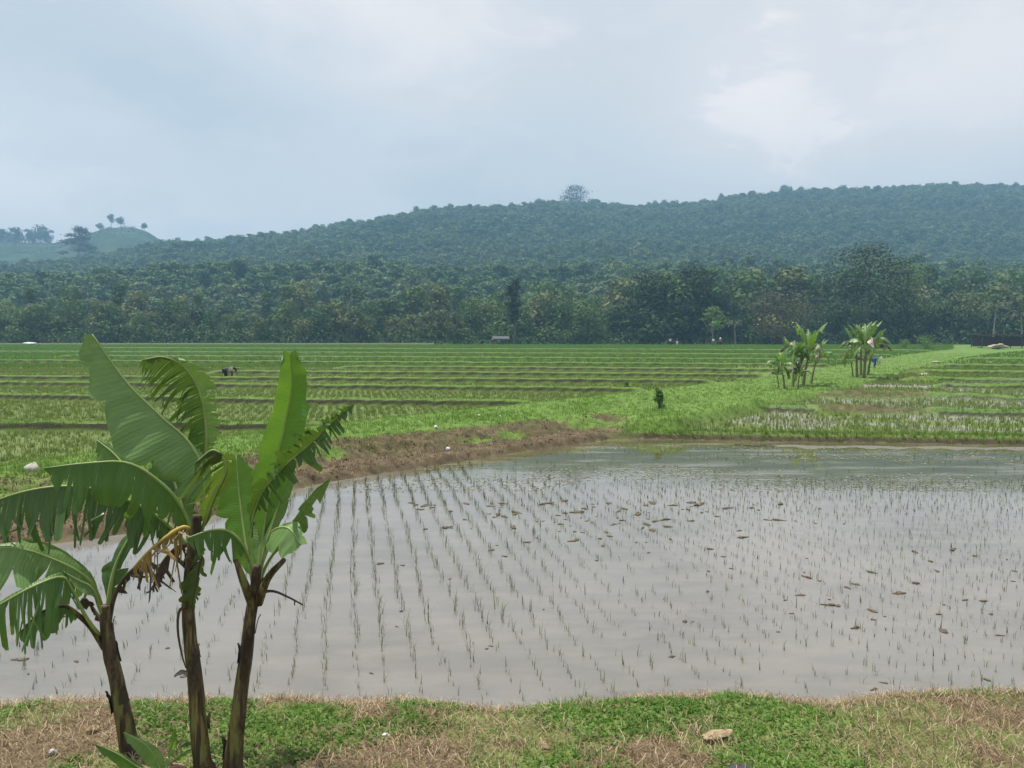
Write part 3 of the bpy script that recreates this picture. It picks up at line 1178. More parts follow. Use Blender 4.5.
# trees on the ridge line that stand out
for i, (px, hpx, wpx, kind, lab) in enumerate(((576, 22, 30, 'column', 'big round tree standing highest on the ridge at mid picture'), (781, 12, 12, 'round', 'small lone tree sticking up from the ridge right of centre'),
                                               (541, 8, 18, 'round', 'low spreading tree on the ridge left of the big round tree'), (82, 33, 36, 'layer', 'large dark layered tree on the left ridge before the grassy hill'))):
    Y = float(RDIST(px)) - (60 if px == 82 else 4)
    x = (px - 512) / F * Y
    z = float(hill_z(np.array([x]), np.array([Y]))[0])
    special(kind, px, Y, hpx + 7, wpx, M_tree_black if i == 0 else M_tree_deep, (80, 181, 182, 83)[i], 'ridge_tree', lab, 3000, 1.5, .05 if i == 0 else .2, z=z - (2.5 if i == 0 else 0))
for i, (px, hpx, wpx, lab) in enumerate(((115, 13, 7, 'tallest tree of the few on top of the grassy hill'), (125, 9, 9, 'round tree right of the tallest one on the grassy hill'),
                                         (148, 6, 6, 'small tree alone on the right slope of the grassy hill'), (104, 6, 7, 'low bushy tree left of the tallest one on the grassy hill'))):
    p_ = left_hill_point(px)
    t = special('round', px, 1000, hpx + 2, wpx, M_tree_mid, 90 + i, 'hilltop_tree', lab, 300, 1.9, .45)
    t.location = (p_[0], 1000, p_[2] - 2)
n = 5200
sx_ = rng.uniform(-60, 230, n)
sy_ = rng.uniform(880, 1010, n)
sX = (sx_ - 512) / F * sy_
sZ = np.array([(335 - float(LH(a))) * 1000 / F + CH for a in sx_]) * np.clip(1 - np.abs(sy_ - 1000) / 420, 0, 1) ** .8
kp = fbm(sX / 25, sy_ / 25, 141, 4) > .5
n = int(kp.sum())
ss = rng.uniform(1.2, 3.6, n)
tag(link('hill_scrub', cards('hill_scrub', np.stack((sX[kp], sy_[kp], sZ[kp] + ss * .25), 1), rng.normal(size=(n, 3)) * .5 + UP, ss, ss * .6, rng.random(n) * 6.3, .3), None, M_tree_dark), 'low scrub dotted over the grassy hill', 'scrub', kind='stuff')
clump = None
for i in range(11):
    px = -12 + i * 6.6 + rnd.uniform(-2, 2)
    p_ = left_hill_point(px)
    if i < 2:
        clump = special('round', px, 995, 19, 15, M_tree_dark, 110 + i, 'hilltop_tree', 'dark tree in the grove on the crest of the far left hill', 600, 2.2, .2)
        t = clump
    else:
        t = copy_tree(clump)
        sc_ = rnd.uniform(.7, 1.05)
        t.scale = (sc_, sc_, sc_)
        t.rotation_euler = (0, 0, rnd.uniform(0, 6))
    t['group'] = 'grove on the far left hill'
    t.location = (p_[0], 995 + rnd.uniform(-15, 15), p_[2] - 4)

# ---------------------------------------------------------------- far things at the edge of the fields
V_, F_ = [], []
for k, x in enumerate(np.linspace(-250, -18, 60)):
    w0 = .15 * math.sin(k * 1.7)
    for dy, z in ((-2.2, .55), (-1.2, 1.25 + w0 * .4), (1.8, 1.3), (2.6, .6)):
        V_.append((x, 186 + dy + w0, z))
    if k:
        for j in range(3):
            F_.append((4 * k - 4 + j, 4 * k + j, 4 * k + j + 1, 4 * k - 3 + j))
M_road = plain('dusty_earth', (.13, .12, .075), .95, .1)
tag(link('earth_road', mesh('earth_road', V_, F_), None, M_road), kind='structure')

M_roofw = plain('pale_metal_roof', (.12, .122, .125), .9, .1)
M_wood = plain('weathered_wood', (.12, .09, .065), .9, .1)
M_rust = plain('rusty_roof', (.11, .07, .05), .9, .1)
M_thatch = plain('dry_thatch', (.40, .35, .27), .95, .1)
hut = empty('field_hut', ((501 - 512) / F * 184, 184, 1.0))
tag(hut, 'small open field hut with a pale roof at the foot of the trees', 'hut')
link('roof', mesh('roof', [(-1.9, -1.1, 1.35), (1.9, -1.1, 1.35), (1.9, 0, 1.95), (-1.9, 0, 1.95), (1.9, 1.1, 1.35), (-1.9, 1.1, 1.35), (-1.9, -1.1, 1.29), (1.9, -1.1, 1.29), (1.9, 0, 1.89), (-1.9, 0, 1.89), (1.9, 1.1, 1.29), (-1.9, 1.1, 1.29)],
     [(0, 1, 2, 3), (3, 2, 4, 5), (7, 6, 9, 8), (8, 9, 11, 10), (0, 6, 7, 1), (5, 4, 10, 11), (1, 7, 8, 2), (2, 8, 10, 4), (0, 3, 9, 6), (3, 5, 11, 9)], False), hut, M_roofw)
for sx in (-1.6, 1.6):
    for sy in (-.8, .8):
        link('post', mesh('post', *tube([(sx, sy, -.5), (sx, sy, 1.42)], .06, 6)), hut, M_wood)
link('floor_platform', mesh('floor_platform', *box((0, 0, .35), (3.1, 1.5, .1)), smooth=False), hut, M_wood)
sh = empty('open_shelter', ((1006 - 512) / F * 150, 150, 1.05))
tag(sh, 'low open shelter with a flat dark rusty roof at the right edge', 'shelter')
link('roof', mesh('roof', *join([box((0, 0, 2.25), (12.5, 4, .12)), box((0, -1.98, 2.12), (12.4, .08, .14))]), smooth=False), sh, M_rust)
for sx in (-5.6, -1.8, 1.8, 5.6):
    for sy in (-1.7, 1.7):
        link('post', mesh('post', *tube([(sx, sy, -.5), (sx, sy, 2.2)], .08, 6)), sh, M_wood)
link('back_wall', mesh('back_wall', *box((0, 1.6, .9), (11, .08, 1.8)), smooth=False), sh, M_wood)


def lump(name, sx, sy, sz, seed, rough=.25, seg=14, rings=8):
    r = np.random.default_rng(seed)
    V_, F_ = [], []
    for i in range(rings + 1):
        ph = math.pi * i / rings
        for j in range(seg):
            a = 2 * math.pi * j / seg
            k = 1 + rough * (vnoise(np.array([math.cos(a) * 1.7 + 5 + i * .5]), np.array([math.sin(a) * 1.7 + 5 + ph]), seed)[0] - .5) * 2
            V_.append((math.cos(a) * math.sin(ph) * sx * k, math.sin(a) * math.sin(ph) * sy * k, math.cos(ph) * sz * k))
    for i in range(rings):
        for j in range(seg):
            F_.append((i * seg + j, (i + 1) * seg + j, (i + 1) * seg + (j + 1) % seg, i * seg + (j + 1) % seg))
    return mesh(name, V_, F_)


p_ = ((998 - 512) / F * 138, 138, 1.15)
tag(link('straw_heap', lump('straw_heap', 1.7, 1.0, .40, 3, .8), None, M_thatch, p_), 'pale heap of dry straw lying in front of the open shelter', 'straw heap')
p_ = ((31 - 512) / F * 183, 183, 1.3)
tag(link('plastic_sheet', lump('plastic_sheet', 1.5, .6, .22, 9, .4), None, M_plastic, p_), 'white plastic sheet lying on the far field edge at left', 'plastic sheet')

# ---------------------------------------------------------------- people
M_skin = plain('skin', (.26, .15, .09), .6, .3)
M_white = plain('white_cloth', (.72, .72, .70), .9, .1)
M_darkc = plain('dark_cloth', (.035, .037, .05), .9, .1)
M_greyc = plain('grey_cloth', (.10, .11, .15), .9, .1)
M_bluec = plain('blue_cloth', (.055, .13, .36), .9, .1)
M_strawhat = plain('straw_hat', (.55, .47, .33), .9, .1)
M_hair = plain('black_hair', (.012, .01, .01), .5, .4)


def skin(name, verts, edges, radii, mat, parent, root=0, sub=2):
    me_ = bpy.data.meshes.new(name)
    me_.from_pydata([tuple(v) for v in verts], edges, [])
    o = link(name, me_, parent, mat)
    md = o.modifiers.new('skin', 'SKIN')
    md.use_smooth_shade = True
    for i, rr in enumerate(radii):
        d = me_.skin_vertices[0].data[i]
        d.radius = (rr, rr)
        d.use_root = i == root
    sb = o.modifiers.new('subsurf', 'SUBSURF')
    sb.levels = sb.render_levels = sub
    return o


def person(loc, rz, pose, shirt, trousers, hat, label, sc=1.0):
    t = empty('person', loc, rz, sc)
    tag(t, label, 'person')
    if pose == 'stand':
        J = dict(pel=(0, 0, .92), spi=(0, .01, 1.12), che=(0, .0, 1.32), nec=(0, -.01, 1.46), hd=(0, -.03, 1.58), ht=(0, -.02, 1.68),
                 hl=(-.1, 0, .88), kl=(-.11, -.03, .48), al=(-.11, .02, .08), fl=(-.12, -.14, .03), hr=(.1, 0, .88), kr=(.12, .02, .48), ar=(.13, .06, .08), fr=(.14, -.09, .03),
                 sl=(-.18, 0, 1.40), el=(-.24, .02, 1.13), wl=(-.22, -.10, .90), gl=(-.21, -.14, .82), sr=(.18, 0, 1.40), er=(.25, -.02, 1.14), wr=(.20, -.18, .98), gr=(.18, -.25, .94))
    else:
        J = dict(pel=(0, .12, .78), spi=(0, -.03, .90), che=(0, -.22, .94), nec=(0, -.38, .93), hd=(0, -.50, .90), ht=(0, -.58, .87),
                 hl=(-.1, .1, .74), kl=(-.13, -.05, .42), al=(-.13, .06, .08), fl=(-.13, -.12, .03), hr=(.1, .1, .74), kr=(.14, .0, .42), ar=(.14, .14, .08), fr=(.15, -.04, .03),
                 sl=(-.18, -.28, .92), el=(-.2, -.34, .64), wl=(-.12, -.42, .40), gl=(-.1, -.45, .31), sr=(.18, -.28, .92), er=(.2, -.36, .64), wr=(.1, -.44, .38), gr=(.08, -.47, .29))
    K = list(J)
    rad = dict(pel=.135, spi=.12, che=.14, nec=.055, hd=.10, ht=.075, hl=.09, kl=.06, al=.042, fl=.04, hr=.09, kr=.06, ar=.042, fr=.04,
               sl=.055, el=.043, wl=.03, gl=.035, sr=.055, er=.043, wr=.03, gr=.035)
    E = [('pel', 'spi'), ('spi', 'che'), ('che', 'nec'), ('nec', 'hd'), ('hd', 'ht'), ('pel', 'hl'), ('hl', 'kl'), ('kl', 'al'), ('al', 'fl'), ('pel', 'hr'), ('hr', 'kr'), ('kr', 'ar'), ('ar', 'fr'),
         ('che', 'sl'), ('sl', 'el'), ('el', 'wl'), ('wl', 'gl'), ('che', 'sr'), ('sr', 'er'), ('er', 'wr'), ('wr', 'gr')]
    skin('body', [J[k] for k in K], [(K.index(a), K.index(b)) for a, b in E], [rad[k] for k in K], M_skin, t)
    ks = ['pel', 'spi', 'che', 'sl', 'el', 'sr', 'er']
    skin('shirt', [J[k] for k in ks], [(0, 1), (1, 2), (2, 3), (3, 4), (2, 5), (5, 6)], [.15, .145, .165, .085, .062, .085, .062], shirt, t)
    kt = ['pel', 'hl', 'kl', 'hr', 'kr']
    low = [tuple(np.array(J['kl']) * .35 + np.array(J['al']) * .65), tuple(np.array(J['kr']) * .35 + np.array(J['ar']) * .65)]
    skin('trousers', [J[k] for k in kt] + low, [(0, 1), (1, 2), (0, 3), (3, 4), (2, 5), (4, 6)], [.155, .115, .08, .115, .08, .06, .06], trousers, t)
    ht_, hd_ = np.array(J['ht']), np.array(J['hd'])
    ax = (ht_ - hd_) / np.linalg.norm(ht_ - hd_)
    if hat == 'hair':
        skin('hair', [hd_ + ax * .03 + np.array((0, .025, 0)), ht_ + np.array((0, .02, .01))], [(0, 1)], [.112, .085], M_hair, t)
    else:
        V_, F_ = [], []
        sd = np.array((1., 0, 0))
        fw = np.cross(ax, sd)
        prof = [(.30, -.02), (.16, .05), (.11, .09), (.085, .16), (.0, .19)] if hat == 'brim' else [(.27, -.01), (.14, .09), (.0, .2)]
        for rr, zz in prof:
            for j in range(14):
                a = 6.2832 * j / 14
                V_.append(hd_ + ax * (zz + .03) + (sd * math.cos(a) + fw * math.sin(a)) * rr)
        for i in range(len(prof) - 1):
            for j in range(14):
                F_.append((i * 14 + j, i * 14 + (j + 1) % 14, (i + 1) * 14 + (j + 1) % 14, (i + 1) * 14 + j))
        link('hat', mesh('hat', V_, F_), t, M_strawhat if hat != 'white' else M_white)
    return t


def stand_at(px, Y):
    x = (px - 512) / F * Y
    return (x, Y, gz(x, Y) - .04)


person(stand_at(225.5, 48.5), R(70), 'bend', M_greyc, M_darkc, 'cone', 'person in grey with pale hat bending over the paddy at left', .72)
person(stand_at(231.5, 49), R(105), 'bend', M_darkc, M_darkc, 'hair', 'bareheaded person in dark clothes bending close beside the pale hat', .72)
person(stand_at(875, 63), R(35), 'bend', M_bluec, M_bluec, 'white', 'person in blue clothes and pale hat bending beside the banana clump', .85)
person(stand_at(670, 170), R(10), 'stand', M_white, M_darkc, 'hair', 'person in white shirt, leftmost of four at the far field edge')
person(stand_at(677, 169), R(-30), 'stand', M_darkc, M_white, 'hair', 'person in dark shirt and light trousers at the far field edge')
person(stand_at(713, 170), R(160), 'stand', M_white, M_greyc, 'hair', 'person in white shirt and grey trousers below the fresh green tree')
person(stand_at(720, 171), R(30), 'stand', plain('pink_cloth', (.5, .27, .24), .9, .1), M_darkc, 'white', 'person in pinkish shirt and white hat, rightmost of four far ones')
# ---------------------------------------------------------------- rice, grass, mud
def sample(n, u0, u1, y0, y1, power=1.0):
    """Random ground points between two depths, denser towards the viewer for power < 1 area weighting."""
    t = rng.random(n)
    Y = y0 * (y1 / y0) ** t if power == 0 else (y0 ** (power + 1) + t * (y1 ** (power + 1) - y0 ** (power + 1))) ** (1 / (power + 1))
    return rng.uniform(u0, u1, n) * Y, Y


# seedlings of the flooded field, in planted rows
ROW_A = R(-11.4)
rd = np.array((math.sin(ROW_A), math.cos(ROW_A)))
pd = np.array((math.cos(ROW_A), -math.sin(ROW_A)))
a_, b__ = np.meshgrid(np.arange(-150, 150), np.arange(0, 340))
a_, b__ = a_.ravel(), b__.ravel()
off = _hash(a_, a_ * 0, 4) * .2
pa = a_ * .285 + .02 * rng.normal(size=len(a_)) + .05 * (fbm(b__ * .05, a_ * .7, 3, 2) - .5) * 2
pb = b__ * .125 + off + .03 * rng.normal(size=len(a_)) + 4
SX, SY = pd[0] * pa + rd[0] * pb, pd[1] * pa + rd[1] * pb
Dp = land(SX, SY)
qx_, qy_ = qpix(SX, SY, 0.0)
ok = Dp['inpond'] & (Dp['dn'] < -.12) & (Dp['db'] < -.35) & (qx_ > -260) & (qx_ < 1300)
thin = np.where(qx_ < 290, .72, np.where(qx_ < 520, .98, .96))
thin = thin * np.where((qy_ < 482) & (qx_ > 470), .12 + .5 * sst(qy_, 474, 486), 1)
thin *= np.where(fbm(SX * .5, SY * .5, 44, 3) < .36, .6, 1)
ok &= rng.random(len(SX)) < thin
SX, SY, sqx = SX[ok], SY[ok], qx_[ok]
order = np.argsort(SY * 1.0 + np.where((sqx < -5) | (sqx > 1029), 100, 0))
SX, SY, sqx = SX[order], SY[order], sqx[order]


def seedling_mesh(k):
    r = np.random.default_rng(300 + k)
    n = int(r.integers(2, 5))
    P = np.stack((r.normal(size=n) * .008, r.normal(size=n) * .008, np.full(n, -.03)), 1)
    h_ = r.uniform(.10, .20, n)
    return blades('rice_seedling', P, h_, np.full(n, .006), r.random(n) * 6.28, r.uniform(.05, .6, n))


M_seed = leafy('rice_seedling', [(0, (.016, .022, .010)), (.4, (.045, .066, .02)), (1, (.20, .26, .06))], .5, .2)
sm_ = []
for k in range(16):
    m_ = seedling_mesh(k)
    m_.materials.append(M_seed)
    sm_.append(m_)
first = tag(link('rice_seedling', sm_[0], None, None, (SX[0], SY[0], 0)), 'thin green rice seedling standing in the near rows of the flooded field', 'rice seedling', 'rice seedlings in the flooded field')
for i in range(1, 300):
    o = first.copy()
    o.data = sm_[i % 16]
    o.location = (SX[i], SY[i], 0)
    o.rotation_euler = (0, 0, rnd.uniform(0, 6.28))
    s_ = rnd.uniform(.6, 1.1)
    o.scale = (s_, s_, s_)
    COL.objects.link(o)
fx, fy, fq = SX[300:], SY[300:], sqx[300:]
rep = 3
n = len(fx) * rep
P_ = np.stack((np.repeat(fx, rep) + rng.normal(size=n) * .014, np.repeat(fy, rep) + rng.normal(size=n) * .014, np.full(n, -.03)), 1)
lush = np.repeat(np.where((fq > 280) & (fq < 560), 1.15, .85), rep)
hh = rng.uniform(.09, .21, n) * lush
tag(link('seedling_rows', blades('seedling_rows', P_, hh, np.where(P_[:, 1] > 14, .008, .0055), rng.random(n) * 6.28, rng.uniform(.05, .6, n)), None, M_seed), 'countless further rice seedlings in rows across the flooded field', 'rice seedlings', kind='stuff')

# clods of mud standing out of the water
cl = [lump('mud_clod', .075, .055, .034, 20 + k, .8, 14, 9) for k in range(5)]
for m_ in cl:
    m_.materials.append(M_clod)
spots = []
for _ in range(120):
    spots.append((rnd.triangular(350, 850, 600), rnd.choice([rnd.gauss(507, 3), rnd.gauss(510, 4), rnd.gauss(522, 4), rnd.gauss(530, 12)])))
for _ in range(44):
    spots.append((rnd.uniform(690, 1030), rnd.choice([rnd.uniform(540, 690), rnd.gauss(568, 9), rnd.gauss(600, 20)])))
for _ in range(16):
    spots.append((rnd.uniform(310, 720), rnd.uniform(500, 680)))
for _ in range(10):
    spots.append((rnd.uniform(10, 300), rnd.uniform(590, 690)))
o0 = None
for i, (px, py) in enumerate(spots):
    p_ = on(px, py, 0)
    sc_ = rnd.choice([.16, .2, .26, .32, .4, .52]) * (.7 + .035 * p_[1])
    if o0 is None:
        o = o0 = tag(link('mud_clod', cl[0]), 'lump of brown mud poking out of the flooded field', 'mud clod', 'mud clods in the flooded field')
    else:
        o = o0.copy()
        o.data = cl[i % 5]
        COL.objects.link(o)
    if px > 340 and 495 < py < 535:
        sc_ *= 1.15
    o.location = (p_[0], p_[1], .004)
    o.rotation_euler = (0, 0, rnd.uniform(0, 6.28))
    o.scale = (sc_ * rnd.uniform(.9, 2.2), sc_, sc_ * rnd.uniform(.4, .8))

# floating scum and algae flecks at the far end, and a flat of pale mud
n = 15000
px_ = rng.uniform(250, 1100, n)
py_ = 443 + rng.gamma(2.0, 15, n)
py_ += 2 * np.sin(px_ / 60)
dd = depth_of(py_, 0.0)
P_ = np.stack(((px_ - 512) / F * dd * 1.0, dd, np.full(n, .006)), 1)
Ds = land(P_[:, 0], P_[:, 1])
keep = Ds['inpond'] & (Ds['db'] < -.1) & (py_ < 492) & (fbm(P_[:, 0] * .35, P_[:, 1] * 1.1, 91, 3) > .5)
P_ = P_[keep]
n = len(P_)
sz = rng.uniform(.03, .12, n)
M_scum = leafy('floating_scum', [(0, (.10, .12, .035)), (.5, (.15, .15, .09)), (1, (.30, .295, .25))], .8, .0)
tag(link('floating_scum', cards('floating_scum', P_, np.tile(UP, (n, 1)) + rng.normal(size=(n, 3)) * .02, sz, sz * .5, rng.normal(size=n) * .3), None, M_scum), 'flecks of pale scum and algae floating at the far end of the flooded field', 'scum', kind='stuff')
V_, F_ = [], []
xs = np.linspace(735, 1150, 70)
for k, x in enumerate(xs):
    e = .5 + .5 * math.sin(k * .9) * math.sin(k * .37)
    y0 = 444.5 + (x - 735) * .009 + .6 * math.sin(k * .5)
    wd = (1.2 + 3.6 * e) * sst(x, 735, 800)
    a, m, b_ = on(x, y0, -.004), on(x, y0 + wd * .5, .014), on(x, y0 + wd, -.004)
    V_ += [a, m, b_]
    if k:
        F_ += [(3 * k - 3, 3 * k, 3 * k + 1, 3 * k - 2), (3 * k - 2, 3 * k + 1, 3 * k + 2, 3 * k - 1)]
tag(link('mud_flat', mesh('mud_flat', V_, F_), None, plain('wet_pale_mud', (.15, .14, .12), .75, .2)), kind='structure')

# rice in the terraced fields behind
def rice(name, n, u0, u1, y0, y1, hgt, wid, mat, label, side, per=5, power=1.0, rows=True, thr=.8):
    X, Y = sample(n, u0, u1, y0, y1, power)
    if rows:
        k1 = X * pd[0] + Y * pd[1]
        k2 = X * rd[0] + Y * rd[1]
        k1 = np.round(k1 / .27) * .27 + rng.normal(size=n) * (.045 if side == 'L' else .012)
        k2 = np.round(k2 / .24) * .24 + rng.normal(size=n) * .03
        X, Y = pd[0] * k1 + rd[0] * k2, pd[1] * k1 + rd[1] * k2
    d = land(X, Y)
    wgt = d['wL'] if side == 'L' else d['wR']
    bb = d['bl'] if side == 'L' else d['br']
    k = d['beyond'] & (wgt > thr) & (bb < .25)
    X, Y, z = X[k], Y[k], d['z'][k]
    m = len(X) * per
    P = np.stack((np.repeat(X, per) + rng.normal(size=m) * wid * (2.0 if side == 'L' else 1.1), np.repeat(Y, per) + rng.normal(size=m) * wid * 2.0, np.repeat(z, per) - .02), 1)
    h = hgt * rng.uniform(.6, 1.15, m)
    bw = wid * (.6 + .5 * rng.random(m))
    return tag(link(name, blades(name, P, h, bw, rng.random(m) * 6.28, rng.uniform(.1, .6, m)), None, mat), label, 'rice', kind='stuff')


rice('rice_crop', 60000, -.75, .28, 16, 70, .19, .020, M_rice, 'young rice standing in rows in the terraces left of the dike', 'L', 6)
rice('rice_crop', 44000, .05, .95, 17, 60, .23, .020, M_rice, 'rice in rows in the wet fields right of the dike', 'R', 4)
rice('rice_crop', 85000, -.75, .55, 62, 186, .30, .10, M_rice_lush, 'lush green rice covering the far terraces up to the forest', 'L', 3, 1.0, False)
rice('rice_crop', 26000, .3, .95, 45, 175, .26, .08, M_rice_lush, 'lush green rice in the far right terraces', 'R', 3, .6, False)

# grass on dike, bunds and shores
def grass(name, n, u0, u1, y0, y1, hgt, wid, mat, label, power=0, fn=None, per=5, cat='grass'):
    X, Y = sample(n, u0, u1, y0, y1, power)
    d = land(X, Y)
    k = fn(d) & (rng.random(n) < .35 + .9 * fbm(X * .8, Y * .8, 55, 3))
    X, Y, z = X[k], Y[k], d['z'][k]
    m = len(X) * per
    sp = wid * 3.0
    P = np.stack((np.repeat(X, per) + rng.normal(size=m) * sp, np.repeat(Y, per) + rng.normal(size=m) * sp, np.repeat(z, per) - .015), 1)
    hl_ = np.repeat(hgt * (.45 + 1.1 * fbm(X * .6, Y * .6, 66, 3)), per)
    return tag(link(name, blades(name, P, hl_ * rng.uniform(.5, 1.2, m), wid * (.6 + .6 * rng.random(m)), rng.random(m) * 6.28, rng.uniform(.15, .9, m)), None, mat), label, cat, kind='stuff')


offfield = lambda d: d['beyond'] & (np.maximum(d['wL'] * (d['bl'] < .3), d['wR'] * (d['br'] < .3)) < .9)
onbund = lambda d: d['beyond'] & (((d['wL'] > .6) & (d['bl'] > .35)) | ((d['wR'] > .6) & (d['br'] > .35)))
dike_g = lambda d: offfield(d) & ((d['lipn'] > 1.85) | (d['rt'] > .5) & (d['db'] > .2))
brown_g = lambda d: offfield(d) & (d['lipn'] > .1) & (d['lipn'] < 2.0) & (d['rt'] < .6)
grass('dike_grass', 120000, -.75, .8, 15, 110, .13, .014, M_grass, 'bright green grass growing over the wide dike', 0, dike_g, 5)
grass('slope_grass', 40000, .05, .95, 18, 110, .14, .014, M_grass, 'grass on the right flank of the dike', 0, lambda d: d['beyond'] & (d['wR'] > .02) & (d['wR'] < .97) & (d['db'] > .3), 5)
grass('shore_tufts', 30000, .05, 1.0, 20, 30, .15, .012, M_grass, 'tufted grass on the low bund at the far shore', 0, lambda d: d['beyond'] & (d['rt'] > .4) & (d['db'] > .12) & (d['db'] < 1.2), 5)
grass('bund_grass', 34000, -.75, .95, 22, 60, .10, .022, M_grass, 'short grass along the field bunds', 0, lambda d: onbund(d) & (np.maximum(d['fl'], d['fr']) < .5), 4)
grass('dry_dike_grass', 30000, -.75, .2, 11, 27, .11, .012, M_straw, 'dry grass scraps on the dug earth of the dike', 0, brown_g, 3)
X, Y = sample(26000, -.75, .2, 11, 27, 0)
d = land(X, Y)
k = brown_g(d)
X, Y, z = X[k], Y[k], d['z'][k]
n = len(X)
sz = .02 + .09 * rng.random(n) ** 3
M_earth = leafy('dug_earth', [(0, (.07, .052, .03)), (.5, (.14, .107, .064)), (1, (.27, .215, .14))], .95, .25)
tag(link('dug_earth', cards('dug_earth', np.stack((X, Y, z + sz * .12), 1), rng.normal(size=(n, 3)) * .7 + UP, sz, sz * .7, rng.random(n) * 6.3, .5), None, M_earth), 'crumbs of dug brown earth on the flank of the dike', 'earth', kind='stuff')
grass('dike_weeds', 6000, -.75, .2, 11, 27, .12, .016, M_grass, 'scattered green tufts on the dug earth of the dike', 0, lambda d: brown_g(d) & (d['lipn'] > .9), 5)

# --- near bank
def bank_pts(n, y0=4.6, y1=8.2):
    X, Y = sample(n, -1.25, 1.25, y0, y1, 1.0)
    d = land(X, Y)
    k = d['onbank'] & (d['dn'] > -.04)
    return X[k], Y[k], {a: b[k] for a, b in d.items()}


def lift(px_, py_, X, Y, rad):
    p_ = on(px_, py_, .3)
    return np.exp(-(((X - p_[0]) / rad[0]) ** 2 + ((Y - p_[1]) / rad[1]) ** 2))


def straw_zone(X, Y):
    g = 0
    for px_, py_, rx, ry, s_ in ((430, 742, .55, .35, 1), (660, 745, .45, .22, 1), (545, 728, .35, .2, .8), (930, 722, .9, .6, .9), (40, 735, .5, .4, .8), (100, 710, .5, .2, .6), (470, 708, .3, .12, .6), (590, 700, .3, .1, .5), (985, 700, .5, .2, .7), (1020, 750, .6, .5, .8), (200, 758, .5, .2, .6), (850, 735, .3, .15, .4)):
        g = g + s_ * lift(px_, py_, X, Y, (rx, ry))
    return g


def green_zone(X, Y):
    g = 0
    for px_, py_, rx, ry, s_ in ((320, 725, .75, .35, 1), (150, 718, .5, .25, .8), (240, 740, .5, .4, .8), (650, 700, .6, .25, 1), (580, 715, .5, .3, .8), (790, 712, .6, .3, .9), (560, 755, .5, .25, .9), (800, 750, .5, .3, .7), (870, 705, .3, .15, .7), (20, 705, .2, .2, .7), (640, 725, .3, .15, .5), (730, 755, .3, .25, .6)):
        g = g + s_ * lift(px_, py_, X, Y, (rx, ry))
    return g


X, Y, d = bank_pts(215000)
gr = green_zone(X, Y) - straw_zone(X, Y) + 2.2 * (fbm(X * 2.6, Y * 2.6, 101, 4) - .5)
k = gr > rng.normal(size=len(X)) * .22 + .16
Xg, Yg, zg = X[k], Y[k], d['z'][k]
n = len(Xg)
hc = .10 * fbm(Xg * 4, Yg * 4, 121, 3) ** 1.5 * .75 * rng.random(n)
P_ = np.stack((Xg, Yg, zg + .006 + hc), 1)
sz = .012 + .034 * rng.random(n) ** 1.5
tag(link('low_weeds', cards('low_weeds', P_, rng.normal(size=(n, 3)) * .55 + UP, sz, sz * .62, rng.random(n) * 6.28, .3), None, M_weed), 'low leafy weeds carpeting the near bank', 'weeds', kind='stuff')
k2 = k & (rng.random(len(X)) < .30)
Xg, Yg, zg = X[k2], Y[k2], d['z'][k2]
n = len(Xg)
tall = .035 + .10 * fbm(Xg * 1.7, Yg * 1.7, 131, 3) ** 2
tag(link('bank_grass', blades('bank_grass', np.stack((Xg, Yg, zg - .005), 1), tall * rng.uniform(.5, 1.5, n), rng.uniform(.004, .008, n), rng.random(n) * 6.28, rng.uniform(.1, .9, n)), None, M_grass), 'short green grass growing through the weeds of the near bank', 'grass', kind='stuff')
k3 = (~k) & (rng.random(len(X)) < .55) | (rng.random(len(X)) < .05)
Xg, Yg, zg = X[k3], Y[k3], d['z'][k3]
n = len(Xg)
pile = .05 * np.clip(straw_zone(Xg, Yg), 0, 1)
P_ = np.stack((Xg, Yg, zg + rng.random(n) * (.02 + pile)), 1)
tag(link('dry_straw', blades('dry_straw', P_, rng.uniform(.02, .10, n), rng.uniform(.0025, .006, n), rng.random(n) * 6.28, rng.uniform(.7, 2.2, n), .2), None, M_straw), 'dry straw and dead grass littering the near bank', 'straw', kind='stuff')
# stray green sprigs and taller stalks along the water's edge
Xs, Ys, d = bank_pts(38000, 6.6, 8.2)
k = (d['dn'] < .35) & (rng.random(len(Xs)) < .30)
Xs, Ys, zs = Xs[k], Ys[k], d['z'][k]
n = len(Xs)
tag(link('shore_grass', blades('shore_grass', np.stack((Xs, Ys, zs - .01), 1), .03 + .13 * rng.random(n) ** 3, rng.uniform(.004, .007, n), rng.random(n) * 6.28, rng.uniform(.1, .7, n)), None, M_grass), 'thin grass sprouting along the near shore', 'grass', kind='stuff')

# --- bits lying about
def bit(name, px, py, z, me_, mat, label, cat, rz=0.0, up=.0):
    p_ = on(px, py, z)
    zz = gz(p_[0], p_[1])
    o = link(name, me_, None, mat, (p_[0], p_[1], zz + up))
    o.rotation_euler = (0, 0, rz)
    return tag(o, label, cat)


def husk(seed):
    r = random.Random(seed)
    V_, F_ = [], []
    for i in range(12):
        t = i / 11
        wd = .05 * math.sin(math.pi * (.12 + .8 * t)) + .008
        for j in range(7):
            a = -1.3 + 2.6 * j / 6
            V_.append((-.12 + .24 * t + .006 * r.random(), wd * math.sin(a) + .02 * math.sin(t * 3), .035 * math.cos(a) * (.6 + .5 * t) + .006 * r.random()))
    for i in range(11):
        for j in range(6):
            F_.append((i * 7 + j, (i + 1) * 7 + j, (i + 1) * 7 + j + 1, i * 7 + j + 1))
    return mesh('dry_husk', V_, F_)


